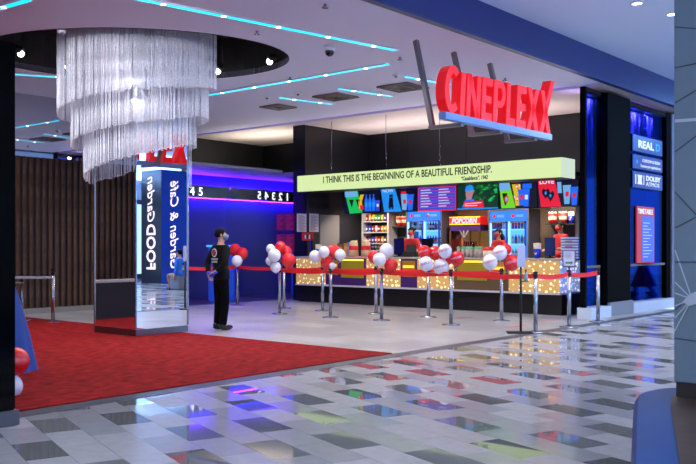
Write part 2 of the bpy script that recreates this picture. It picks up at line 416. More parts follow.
# strips over the left foyer, seen in the mirrors
for (x0, y0, x1, y1) in ((-15.5,1.5,-12.6,6.5),(-14.5,9.5,-16.6,6.0),(-11,-2,-14.5,1.0),(-9.2,-3,-8.6,2.5)):
    t, L, n, a = led((x0,y0), (x1,y1), 'cyan light line over the left foyer, seen in the mirror band')
    ld = bpy.data.lights.new('spot', 'SPOT'); ld.energy = 250; ld.spot_size = math.radians(135); ld.spot_blend = .6; ld.shadow_soft_size = .04
    lo = bpy.data.objects.new('foyer_spot', ld); C.objects.link(lo); lo.location = ((x0+x1)/2, (y0+y1)/2, ZC-.06)
def vent(px, py, s, label):
    p = ce(px, py, ZC); t = thing('ceiling_vent', label, 'air vent', (*p, ZC), 0, 'air vents in the foyer ceiling')
    MB().box((0,0,-.008), (s, s, .014), mat('vent_back', (60,56,56), .7)).build('backing', t)
    b = MB()
    for e in (.5, .36, .22):
        q = s*e
        for sg in (-1, 1): b.box((0,sg*q,-.022), (2*q,.03,.02), mat('vent_metal', (120,112,112), .5)).box((sg*q,0,-.022), (.03,2*q,.02), mat('vent_metal'))
    b.build('louvre', t)
vent(278,106.5,.6,'square ceiling vent below the two short cyan lines, leftmost'); vent(335.5,96.3,.7,'square ceiling vent between the short cyan lines'); vent(403,86.7,.75,'square ceiling vent left of the red sign')
vent(352,84,.01,'x') if False else None
p = ce(329.5,46,ZC); t = thing('dome_camera', 'black and white dome camera under the longest cyan light line', 'camera', (*p, ZC))
MB().lathe([(0,0),(.1,0),(.1,-.06),(.085,-.08),(0,-.08)], (0,0,0), WHITE).build('housing', t)
MB().ball((0,0,-.09), (.075,.075,.08), BLACK).build('dome', t)
for px, py, lb in ((257,31,'small ceiling sprinkler above the recess'),(325,4,'small ceiling sprinkler at the top edge of the picture'),(400,57,'small ceiling sprinkler right of the longest cyan line'),(290,77,'small ceiling sprinkler right of the recess tip'),(484,0,'x'),(505,78,'small ceiling sprinkler above the last letters')):
    if lb == 'x': continue
    p = ce(px, py, ZC); b = MB().tube((0,0,0), (0,0,-.05), .02, CHROME).lathe([(0,-.055),(.045,-.055),(.045,-.045),(0,-.045)], (0,0,0), CHROME, 10)
    tag(b.build('sprinkler', loc=(*p, ZC)), lb, 'sprinkler', 'ceiling sprinklers')
for px, py, lb in ((267,96,'small grey ceiling spotlight left of the first short cyan line'),(298,92,'small grey ceiling spotlight above the first short cyan line'),(396,74,'small grey ceiling spotlight near the right vent'),(62,30,'small white detector at the rim of the round recess')):
    p = ce(px, py, ZC); t = thing('ceiling_detector', lb, 'detector', (*p, ZC))
    MB().lathe([(0,0),(.07,0),(.06,-.04),(0,-.04)], (0,0,0), WHITE, 12).build('base', t); MB().lathe([(0,-.04),(.03,-.04),(.025,-.07),(0,-.07)], (0,0,0), CHROME, 10).build('sensor', t)
# spotlights in the recess
RS = [ce(64,65,ZC+.05), ce(96,65,ZC+.05), W(-2.95,16.2), ce(222,70,ZC+.05), ce(276,60,ZC+.05), W(-5.6,14.6)]
for i, p in enumerate(RS):
    d = Vector((-11.9-p[0], 8.85-p[1], -1.2)).normalized()
    t = thing('recess_spotlight', 'small black spotlight with bright lamp inside the round ceiling recess', 'spotlight', (p[0], p[1], ZC+.12), 0, 'spotlights around the chandelier recess')
    MB().tube((0,0,.63), (0,0,.05), .012, BLACKM).build('stem', t)
    MB().tube((0,0,0), d*.16, .06, BLACKM, .07).build('lamp_body', t)
    MB().ball(d*.13+Vector((0,0,-.045)), .055, SPOT, 12, 8).build('lamp', t)
    ld = bpy.data.lights.new('rspot', 'SPOT'); ld.energy = 110; ld.spot_size = math.radians(80); ld.spot_blend = .7; ld.shadow_soft_size = .05; ld.color = (.9,.9,1)
    lo = bpy.data.objects.new('recess_lamp', ld); C.objects.link(lo); lo.location = Vector((p[0], p[1], ZC+.12))+d*.2; lo.rotation_euler = (d+Vector((0,0,-.4))).to_track_quat('-Z', 'Y').to_euler()
# mall downlights
MSP = emi('mall_lamp', (255,255,255), 14)
vis = [ce(637,3,ZM), ce(672,14,ZM)]
pts = vis + [(x, y) for x in (-4.6,-1.2,2.2,5.6) for y in (-6,-2,2,6,10,14,18,22,27,33)]
for i, p in enumerate(pts):
    t = thing('downlight', 'round white downlight in the mall ceiling beside the grey column' if i < 2 else 'round downlight in the mall ceiling', 'ceiling light', (p[0], p[1], ZM), 0, 'downlights next to the grey column' if i < 2 else 'mall downlights')
    MB().lathe([(.075,0),(.1,0),(.1,-.015),(.075,-.015)], (0,0,0), WHITE, 16).build('ring', t)
    MB().lathe([(0,-.006),(.075,-.006)], (0,0,0), MSP, 16).build('lamp', t)
    ld = bpy.data.lights.new('dl', 'SPOT'); ld.energy = 260; ld.spot_size = math.radians(140); ld.spot_blend = .8; ld.shadow_soft_size = .06; ld.color = (.86,.91,1)
    lo = bpy.data.objects.new('mall_lamp', ld); C.objects.link(lo); lo.location = (p[0], p[1], ZM-.05)
# ------------------------------------------------------------------ chandelier
k = NT('bead_strands'); nz = k.noise(60, 2); cc = k.ramp(nz, [(.3,(.66,.65,.72)),(.7,(.97,.97,1.0))]); k.l(cc, k.p.inputs['Base Color'])
k.p.inputs['Metallic'].default_value = .15; k.p.inputs['Roughness'].default_value = .3; k.p.inputs['Coat Weight'].default_value = .5
t = thing('chandelier', 'large spiral chandelier of silver bead strands hanging around the mirror column', 'chandelier', (-11.93, 8.83, ZC))
# angle 0 = picture right; front half runs right -> left through the camera side
keys = [(0,-.62),(180,-1.11),(360,-1.06),(540,-1.61),(720,-1.50),(900,-2.14),(1000,-2.22),(1060,-2.2)]
def zb(a):
    for (a0, z0), (a1, z1) in zip(keys, keys[1:]):
        if a <= a1: return z0+(z1-z0)*(a-a0)/(a1-a0)
    return keys[-1][1]
rng = random.Random(3)
for turn, nm in enumerate(('outer', 'middle', 'inner')):
    b = MB(); b2 = MB()
    R = (1.28, 1.07, .87)[turn]; N = (420, 350, 280)[turn]
    last = 360 if turn < 2 else 335
    for i in range(N):
        a = last*i/N; A = turn*360+a; rr = R-.21*max(0, (a-300)/60) if turn < 2 else R
        rr += rng.uniform(-.02, .02)
        th = math.radians(-a)
        x, y = W(rr*math.cos(th), rr*math.sin(th))
        z1 = zb(A)+rng.uniform(-.02, .02); w = rng.uniform(.006, .0105)
        segs = 10; pr = []
        for s_ in range(segs+1):
            zt = .55 + (z1-.55)*s_/segs; ww = w*(1 if s_ % 2 else .55); pr.append((ww, zt))
        b.lathe(pr, (x, y, 0), k.m, 4, False)
        b2.ball((x, y, z1), .012, k.m, 4, 3)
    o = b.build('bead_curtain', t); o['kind'] = 'stuff'; o['label'] = nm+' tier of the bead curtain'
    o = b2.build('bead_drops', t); o['kind'] = 'stuff'; o['label'] = 'end beads of the '+nm+' tier'
b = MB().lathe([(.66,.5),(1.4,.5),(1.4,.56),(.66,.56),(.66,.5)], (0,0,0), BLACKM, 40)
b.build('mounting_plate', t)
# ------------------------------------------------------------------ hanging sign
SRED = emi('sign_red', (255,34,48), .95); SREDS = mat('sign_red_side', (205,16,24), .35, emit=(255,20,30), es=.4)
SY0, SY1 = atx(441, -6.8), atx(549, -6.8)
t = thing('cinema_sign', 'big red CINEPLEXX block letters on a blue grey bar hanging over the entrance', 'sign', (-6.85, SY0+.1, 3.22))
SL = SY1-SY0
MB().bx(-.06, .06, 0, SL, 0, .1, mat('sign_bar', (120,150,205), .3, emit=(90,140,230), es=.08), .006).build('base_bar', t)
def rectp(x0, y0, x1, y1, w0, w1=None):
    """stroke from (x0,y0) to (x1,y1) with horizontal width w"""
    w1 = w1 or w0
    return [(x0-w0/2, y0), (x0+w0/2, y0), (x1+w1/2, y1), (x1-w1/2, y1)]
def quad(x0, x1, y0, y1): return [(x0,y0),(x1,y0),(x1,y1),(x0,y1)]
def arcq(cx, cy, rx, ry, tx, ty, a0, a1, n=14):
    out = []
    for i in range(n):
        p = []
        for a in (a0+(a1-a0)*i/n, a0+(a1-a0)*(i+1)/n):
            r = math.radians(a); p.append(((cx+rx*math.cos(r), cy+ry*math.sin(r)), (cx+(rx-tx)*math.cos(r), cy+(ry-ty)*math.sin(r))))
        out.append([p[0][0], p[1][0], p[1][1], p[0][1]])
    return out
w = .27
GL = {
 'C': (.86, arcq(.5,.5,.5,.5,w,.17,50,310,18)),
 'I': (.32, [quad(.02,.30,0,1)]),
 'N': (.9, [quad(0,w-.02,0,1), quad(.9-w+.02,.9,0,1), [(0,1),(w,1),(.9,0),(.9-w,0)]]),
 'E': (.72, [quad(0,w,0,1), quad(w,.72,0,.18), quad(w,.66,.41,.58), quad(w,.72,.82,1)]),
 'P': (.85, [quad(0,w,0,1), quad(w,.5,.83,1), quad(w,.5,.36,.52)]+arcq(.48,.68,.37,.32,.25,.16,-90,90)),
 'L': (.68, [quad(0,w,0,1), quad(w,.68,0,.18)]),
 'X': (.95, [[(0,0),(.3,0),(.95,1),(.65,1)], [(.65,0),(.95,0),(.3,1),(0,1)]]),
 'Y': (.95, [[(0,0),(.3,0),(1.15,1.3),(.85,1.3)], [(.65,0),(.95,0),(.3,1),(0,1)]]),
}
word = 'CINEPLEXY'; tot = sum(GL[c][0] for c in word)+.1*(len(word)-1)
SCX = (SL-.02)/tot; u = .0
for i, c in enumerate(word):
    wd, polys = GL[c]; b = MB(); H = .61+.011*i if c != 'C' else .69
    for p in polys:
        pts = [((q[0]+u)*SCX+.05*q[1]-.02, q[1]*H+.1) for q in p]
        b.prism(pts, (.05,0,0), (0,1,0), (0,0,1), (-1,0,0), .012, SRED)
        b.prism(pts, (.038,0,0), (0,1,0), (0,0,1), (-1,0,0), .15, SREDS)
    o = b.build('letter', t); u += wd+.1
b = MB()
for yy in (.4, 1.5, 2.6):
    b.box((-.5, yy, .0-.02), (.9, .09, .05), CHROME)
STEEL = mat('support_steel', (120,118,122), .4, .6)
for yy, ty in ((10.62,10.75),(11.72,11.8),(12.85,12.93)):
    b = MB(); b.tube((-.50, yy-SY0, -.03), (-.9, ty-SY0, 1.35), .05, STEEL, n=4, smooth=False)
    b.bx(-.55, .02, yy-SY0-.045, yy-SY0+.045, -.05, -.001, STEEL); b.build('support_bracket', t)
# ------------------------------------------------------------------ right facade
FX = -7.5
t = thing('glass_facade', 'black framed glass front of the cinema with blue light put into its tint', 'shop front', (FX, 17, 0))
g0, g1, g2, g3, g4 = atx(584,FX)-17, atx(602,FX)-17, atx(625,FX)-17, atx(664,FX)-17, atx(668,FX)-17
gz = ZC-.06
MB().bx(-.05, .06, g0-.08, g0, 0, gz, mat('pillar_black', (4,4,5), .7, 0, .05)).build('post', t)
MB().bx(-.4, .12, g1, g2, .0, gz, mat('pillar_black', (4,4,5), .7, 0, .05)).build('pillar_panel', t)
MB().bx(-.05, .06, g3, g4, 0, gz, MATS['pillar_black']).build('post', t)
MB().bx(-.06, .05, g0, g4, gz-.12, gz, BLACK).build('top_rail', t)
MB().bx(-.03, .0, g0, g1, .24, gz-.12, TINT).build('glass_pane', t)
MB().bx(-.03, .0, g2, g3, .24, gz-.12, TINT).build('glass_pane', t)
MB().bx(-.06, .04, g2, g3, 1.0, 1.05, BLACK).build('mid_rail', t)
MB().bx(-.06, .04, g0, g1, 1.0, 1.05, BLACK).build('mid_rail', t)
PL = mat('plinth_white', (190,200,215), .35)
MB().bx(-.1, .2, g0-.1, g1-.0, 0, .22, PL).build('plinth', t)
MB().bx(-.1,.2,g2,g4,0,.22,PL).build('plinth', t)
MB().bx(-.4, .18, g1, g2, .0, .28, mat('plinth_grey', (120,122,130), .4)).build('pillar_base', t)
MB().bx(-.1, .1, g4, g4+.6, 0, gz, mat('pilaster', (120,120,140), .5)).build('pilaster', t)
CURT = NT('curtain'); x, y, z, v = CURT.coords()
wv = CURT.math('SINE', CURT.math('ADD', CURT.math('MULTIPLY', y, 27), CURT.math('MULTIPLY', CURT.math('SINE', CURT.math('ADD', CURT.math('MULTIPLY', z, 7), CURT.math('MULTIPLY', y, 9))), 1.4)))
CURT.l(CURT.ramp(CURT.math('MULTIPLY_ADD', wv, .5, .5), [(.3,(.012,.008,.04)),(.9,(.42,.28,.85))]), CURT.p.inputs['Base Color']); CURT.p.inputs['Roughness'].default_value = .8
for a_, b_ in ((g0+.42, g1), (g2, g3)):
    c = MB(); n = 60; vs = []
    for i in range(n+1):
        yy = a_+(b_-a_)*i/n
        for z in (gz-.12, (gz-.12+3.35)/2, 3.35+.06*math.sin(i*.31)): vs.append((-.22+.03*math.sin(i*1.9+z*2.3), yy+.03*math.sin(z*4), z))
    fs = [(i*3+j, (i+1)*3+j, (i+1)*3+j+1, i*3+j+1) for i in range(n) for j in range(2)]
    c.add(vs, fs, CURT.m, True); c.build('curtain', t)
b = MB().bx(FX-.5, FX-.45, 17.6, 24, 0, ZC, mat('inner_wall', (24,60,150), .5)); struct('wall_right', b, 'wall behind the glass front, blue glow put into its colour')  # blue glow seen in the glass painted into this wall
b = MB().bx(FX-.45, FX-.1, 17.85, 21.0, -.0, .003, mat('inner_floor', (40,44,60), .3)); struct('floor', b, 'floor behind the glass front')
b = MB().bx(FX-.1, FX+.1, 21.0, 45, 0, ZC-.05, mat('far_shopfront', (60,80,120), .3)); struct('wall_right', b, 'further shop fronts')
SB = mat('sign_box_blue', (10,36,110), .4, emit=(20,90,220), es=.35); TW = emi('sign_text_white', (225,240,255), 1.0); TC = emi('sign_text_cyan', (30,170,255), .9)
yl, yr = atx(633, FX+.14), atx(662.5, FX+.14)
def sbox(z0, z1, label):
    t = thing('projecting_sign', label, 'sign', (FX-.17, yl, z0), 0, 'lit sign boxes on the glass front')
    MB().bx(.18, .29, 0, yr-yl, 0, z1-z0, BLACK).build('box', t); MB().bx(.29, .31, .01, yr-yl-.01, .01, z1-z0-.01, SB).build('face', t)
    return t
Lw = yr-yl; R90 = (PI/2, 0, PI/2)
def zl(py): return zz(py, FX+.14, yl)
t = sbox(zl(150.5), zl(133.5), 'blue sign box reading REAL D, topmost of the three')
h = zl(133.5)-zl(150.5)
text('lettering', 'REAL', h*.62, TW, t, (.312, .16*Lw, h*.27), R90, width=Lw*.52, bold=.008)
text('lettering', 'D', h*.62, TC, t, (.312, .74*Lw, h*.27), R90, width=Lw*.16, bold=.008)
t = sbox(zl(168), zl(153.5), 'blue sign box with two small lines of text, middle of the three')
h = zl(153.5)-zl(168)
text('lettering', 'CUSTOM SCREEN', h*.3, TW, t, (.312, .3*Lw, h*.55), R90, width=Lw*.6)
text('lettering', 'Laserprojektion', h*.3, TW, t, (.312, .24*Lw, h*.18), R90, width=Lw*.68)
MB().tube((.31,.13*Lw,h*.5), (.316,.13*Lw,h*.5), .04, TC).build('round_mark', t)
t = sbox(zl(187), zl(170.5), 'blue sign box reading DOLBY ATMOS, lowest of the three')
h = zl(170.5)-zl(187)
b = MB().bx(.31,.314,.07*Lw,.36*Lw,h*.22,h*.8,TW)
b.prism(arcq(0,0,.1,.14,.1,.14,-90,90,1)[0], (.314,.13*Lw,h*.51), (0,1,0), (0,0,1), (1,0,0), .003, SB)
for s_, cx in ((1,.10),(-1,.33)):
    po = [(s_*.085*math.cos(math.radians(a)), .125*math.sin(math.radians(a))) for a in range(-90, 91, 15)]
    b.prism(po, (.314, cx*Lw, h*.51), (0,1,0), (0,0,1), (1,0,0), .003, SB)
b.build('emblem', t)
text('lettering', 'DOLBY', h*.42, TW, t, (.312, .42*Lw, h*.52), R90, width=Lw*.5, bold=.006)
text('lettering', 'ATMOS', h*.36, TW, t, (.312, .42*Lw, h*.18), R90, width=Lw*.46)
# poster
y0_, y1_ = atx(637.5, FX+.05), atx(655, FX+.05)
t = thing('film_poster', 'upright blue poster with a red edge and a white title on the glass front', 'poster', (FX+.005, y0_, zz(263, FX, y0_)))
ph = zz(206, FX, y0_)-zz(263, FX, y0_); pw = y1_-y0_
MB().bx(0, .03, 0, pw, 0, ph, mat('poster_red', (200,40,60), .4, emit=(255,40,60), es=.15)).build('frame', t)
MB().bx(.03, .035, pw*.28, pw*.97, .03, ph*.83, mat('poster_blue', (50,90,210), .4, emit=(50,110,255), es=.3)).build('print', t)
for i in range(9): pass
b = MB()
for i in range(12): b.bx(.035, .037, pw*.34, pw*(.6+.3*((i*7) % 5)/5), ph*(.1+.055*i), ph*(.1+.055*i)+.012, TW)
b.build('text_lines', t)
text('title', 'TIMETABLE', .16, TW, t, (.032, .06, ph*.87), R90, width=pw*.85, bold=.004)
# ------------------------------------------------------------------ kiosk shell
KY = 16.5; KX0, KX1 = aty(296, KY), aty(560, KY)
def kx(px, y=KY): return aty(px, y)
t = thing('kiosk_counter', 'long snack counter with dotted gold light panels and black plinth', 'counter', (KX0, KY, 0))
L = KX1-KX0
def lx(px): return kx(px)-KX0
MB().bx(0, L-.02, .12, .75, 0, .43, mat('plinth_black', (6,6,8), .35)).bx(L-.7, L-.02, .75, 1.15, 0, .43, MATS['plinth_black']).build('plinth', t)
MB().bx(0, L, .03, .75, .47, 1.14, DARK).bx(L-.75, L-.01, .75, 1.2, .47, 1.14, DARK).build('counter_body', t)
MB().bx(-.02, L+.02, -.03, .8, 1.14, 1.18, mat('worktop', (170,160,150), .3), .006).bx(L-.78, L+.02, .8, 1.22, 1.14, 1.18, MATS['worktop']).build('worktop', t)
MB().bx(0, L, -.02, .75, .43, .47, mat('ledge', (185,180,190), .35)).bx(L-.75, L, .75, 1.2, .43, .47, MATS['ledge']).build('ledge', t)
def dots(name, base, dot, es, g):
    k = NT(name); x, y, z, v = k.coords()
    vo = k.n('ShaderNodeTexVoronoi', feature='F1', voronoi_dimensions='2D'); vo.inputs['Scale'].default_value = 8.5; vo.inputs['Randomness'].default_value = .75
    cb = k.n('ShaderNodeCombineXYZ'); k.l(k.math('ADD', x, k.math('MULTIPLY', y, 1.0)), cb.inputs[0]); k.l(z, cb.inputs[1]); k.l(cb.outputs[0], vo.inputs['Vector'])
    sp = k.n('ShaderNodeSeparateColor'); k.l(vo.outputs['Color'], sp.inputs[0])
    thr = k.math('MULTIPLY_ADD', sp.outputs[0], .16, .10)
    hit = k.math('LESS_THAN', vo.outputs['Distance'], thr)
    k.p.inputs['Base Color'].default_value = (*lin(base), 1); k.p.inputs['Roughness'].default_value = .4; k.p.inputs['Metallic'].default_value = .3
    mx = k.n('ShaderNodeMix', data_type='RGBA'); k.l(hit, mx.inputs[0]); mx.inputs[6].default_value = (*[g*q for q in lin(base)], 1)  # panel ground glows as well, its lit look put into emission
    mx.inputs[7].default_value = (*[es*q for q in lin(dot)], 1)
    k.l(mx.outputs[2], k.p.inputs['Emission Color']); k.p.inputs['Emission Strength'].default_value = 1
    return k.m
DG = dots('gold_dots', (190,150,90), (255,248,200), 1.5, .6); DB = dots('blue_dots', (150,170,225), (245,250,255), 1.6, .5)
for a, c_ in ((296.5,325.5),(366.5,400.5),(417.5,453.5),(509,559.6)):
    MB().bx(lx(a), lx(c_), -.012, .03, .475, 1.135, DG).build('dotted_panel', t)
MB().bx(L, L+.012, .0, 1.19, .475, 1.135, DB).build('dotted_panel', t)['label'] = 'blue white dotted side panel'
for a, c_ in ((325.8,340.5),(365,366.3),(400.8,417.2)): MB().bx(lx(a), lx(c_), -.005, .03, .475, 1.135, PURPLE).build('purple_panel', t)
MB().bx(lx(340.6), lx(364.9), -.004, .03, .475, 1.135, PURPLE).build('purple_panel', t)
MB().bx(lx(454), lx(508.5), -.004, .03, .475, 1.135, mat('brown_panel', (92,72,48), .4)).build('brown_panel', t)
OL = mat('olive_gold', (150,132,40), .3, .4, emit=(150,135,30), es=.22)
for a, c_, z0, lb in ((341.5,364,.66,1),(457.5,487,.68,1)):
    MB().bx(lx(a), lx(c_), -.016, -.004, z0, 1.1, OL).build('gold_panel', t)
    MB().bx(lx(a), lx(c_), -.03, -.018, 1.08, 1.12, emi('warm_light', (255,215,80), 2.0)).build('strip_light', t)
for a, c_ in ((328,338),(402.5,415.5),(491,505.5)):
    MB().bx(lx(a), lx(c_), -.016, -.004, .72, 1.1, GOLD).build('gold_niche', t)
    MB().bx(lx(a)+.03, lx(c_)-.03, -.026, -.017, .93, .99, emi('amber_light', (255,180,50), 2.2)).build('strip_light', t)
# lightbox
LY = 16.55
t = thing('lightbox_sign', 'long pale yellow lightbox with a black film quote above the snack counter', 'sign', (KX0, LY, 2.86))
LBM = emi('lightbox_face', (226,248,176), .93); 
MB().bx(0, L, 0, .012, .0, .41, LBM).build('front_face', t)
MB().bx(L, L+.012, 0.0, .62, .0, .41, emi('lightbox_side', (225,245,225), .85)).build('side_face', t)
MB().bx(.0, L, .012, .62, -.01, .42, mat('box_body', (40,40,44), .5)).build('box_body', t)
for px in (322.5, 377, 431): MB().tube((lx(px), .3, .42), (lx(px), .3, ZC-2.86), .008, CHROME, n=6).build('hanging_rod', t)
TB = mat('print_black', (14,20,10), .6)
x0 = kx(323, LY)-KX0; x1 = kx(491.5, LY)-KX0
text('lettering', 'I THINK THIS IS THE BEGINNING OF A BEAUTIFUL FRIENDSHIP.', .235, TB, t, (x0, -.002, .185), (PI/2,0,0), .002, width=x1-x0, bold=.004, yscale=1.0)
x0 = kx(461, LY)-KX0; x1 = kx(487.5, LY)-KX0
text('lettering', '\u201cCasablanca\u201d, 1942', .12, TB, t, (x0, -.002, .05), (PI/2,0,0), .002, width=x1-x0, bold=.003, shear=.15)
# platform, posts
b = MB().bx(-15.6, KX1-.05, 17.3, YB, 0, .2, mat('kiosk_floor', (60,58,58), .5)); struct('floor', b, 'raised floor inside the kiosk')
MB().bx(0, L, 0, 2.3, 0, .03, mat('canopy', (36,36,40), .6)).build
b = MB().bx(-15.6, KX1, LY+.62, YB, 2.96, 3.02, mat('canopy', (50,48,50), .6)); struct('ceiling', b, 'kiosk canopy ceiling')
xp = aty(577.5, 17.6)
tag(MB().bx(-.04,.04,-.04,.04,0,2.95-1.18,mat('post_grey', (150,140,130), .4)).build('canopy_post', loc=(xp, 17.62, 1.18)), 'pale grey post at the right end of the kiosk', 'post')
# kiosk inner walls
XL = -15.6
b = MB().bx(XL-.01, XL+.04, 16.9, 19.2, .2, 2.95, DARK); struct('wall_kiosk', b, 'dark grey left wall of the kiosk')
BY = 19.3
b = MB().bx(-15.5, -15.0, BY-.05, BY+.1, .2, 2.95, mat('dark_panel', (34,34,38), .5)); struct('wall_kiosk', b)
b = MB().bx(-15.05, -12.9, BY, BY+.1, .2, 2.95, mat('beige_panel', (150,140,134), .6)); struct('wall_kiosk', b, 'beige kiosk back wall')
b = MB().bx(-12.9, KX1-.05, BY, BY+.1, .2, 2.95, BROWNW); struct('wall_kiosk', b, 'brown kiosk back wall')
b = MB().bx(-9.75, -8.95, BY-.75, BY-.7, .2, 2.95, mat('niche_panel', (52,46,44), .6)) if False else None
def iny(px, x=XL+.04): return atx(px, x)
XW = XL+.04
t = thing('back_door', 'pale grey door in the dark left wall of the kiosk', 'door', (XW, iny(319.5), .2))
dw = iny(338.5)-iny(319.5); MB().bx(0, .03, 0, dw, 0, zz(215, XW, iny(328))-.2, mat('door_grey', (135,130,130), .5)).build('door_leaf', t)
MB().bx(.03,.08,dw-.14,dw-.1,.95,1.0,CHROME).build('handle', t)
for a, c_, lb in ((296.8,306.2,'white menu sheet on the dark kiosk wall, left of two'),(309.2,318.4,'white menu sheet on the dark kiosk wall, right one next to the door')):
    ya, yb_ = iny(a), iny(c_); z1 = zz(213.5, XW, ya); z0 = zz(231.8, XW, ya)
    t = thing('menu_sheet', lb, 'poster', (XW, ya, z0)); MB().bx(0,.012,0,yb_-ya,0,z1-z0,mat('paper', (215,205,212), .6)).build('sheet', t)
    b = MB(); h = z1-z0
    for i in range(16): b.bx(.012,.014,(yb_-ya)*.12,(yb_-ya)*(.6+.28*((i*5) % 3)/2),h*(.06+.055*i),h*(.06+.055*i)+.012,mat('print_grey', (150,140,150), .6))
    b.build('print', t)
ya, yb_ = iny(301.5), iny(312.5); z1 = zz(232.5, XW, ya); z0 = zz(240.5, XW, ya); z0 = max(z0, 1.3)
t = thing('framed_sign', 'small red frame with white marks under the menu sheets', 'sign', (XW, ya, z0))
d = yb_-ya; h = z1-z0
MB().bx(0,.03,0,d,0,.05,REDC).bx(0,.03,0,d,h-.05,h,REDC).bx(0,.03,0,.06,.05,h-.05,REDC).bx(0,.03,d-.06,d,.05,h-.05,REDC).build('frame', t)
MB().bx(0,.01,.06,d-.06,.05,h-.05,BLACKM).bx(.01,.02,d*.25,d*.38,.05,h-.06,WHITE).bx(.01,.02,d*.62,d*.75,.05,h-.06,WHITE).build('picture', t)
t = thing('wall_quote', 'black lettering on the dark wall above the menu sheets and door', 'sign', (XW, iny(304), 2.45))
TQ = mat('quote_black', (6,6,8), .3)
text('lettering', "I\u2019LL HAVE WHAT", .26, TQ, t, (.004, 0, .25), R90, .002, width=iny(329)-iny(304), bold=.006)
text('lettering', "SHE\u2019S HAVING.", .26, TQ, t, (.004, 0, .0), R90, .002, width=iny(331)-iny(304), bold=.006)
# ------------------------------------------------------------------ menu screens
SY = 17.3
sx = [aty(p, SY) for p in (345, 381.5, 418.5, 457.5, 500, 538.5, 580)]
SH = .60; SZ = 2.28
def P(mb, poly, m, lay=1, w=1, h=1):
    mb.prism([(p[0]*w, p[1]*h) for p in poly], (0, -.03-.0015*lay, 0), (1,0,0), (0,0,1), (0,-1,0), .0015, m)
EG = emi('screen_green', (20,200,90), .9); EK = emi('screen_black', (6,6,14), .4); ENV = emi('screen_navy', (12,14,50), .6); EB = emi('screen_blue', (30,110,255), .9)
EC = emi('screen_cyan', (30,150,250), .9); ER = emi('screen_red', (235,20,60), .95); EY = emi('screen_yellow', (240,190,30), .9); EL = emi('screen_lime', (120,225,40), .9)
EW = emi('screen_white', (225,235,255), .9); EP = emi('screen_violet', (60,80,230), .8); EDG = emi('screen_forest', (10,60,45), .7); ESK = emi('screen_skin', (190,140,150), .8); ELB = emi('screen_light_blue', (120,180,240), .9)
names = ['menu screen with a green panel and row of blue drinks, leftmost','menu screen with a blue panel and a red and blue drink, second from the left','menu screen filled with blue text lines and red rule','menu screen showing a person in a blue cap before trees','menu screen with a lime green panel and yellow popcorn beside blue cups','menu screen with a red panel and two dark hearts, rightmost']
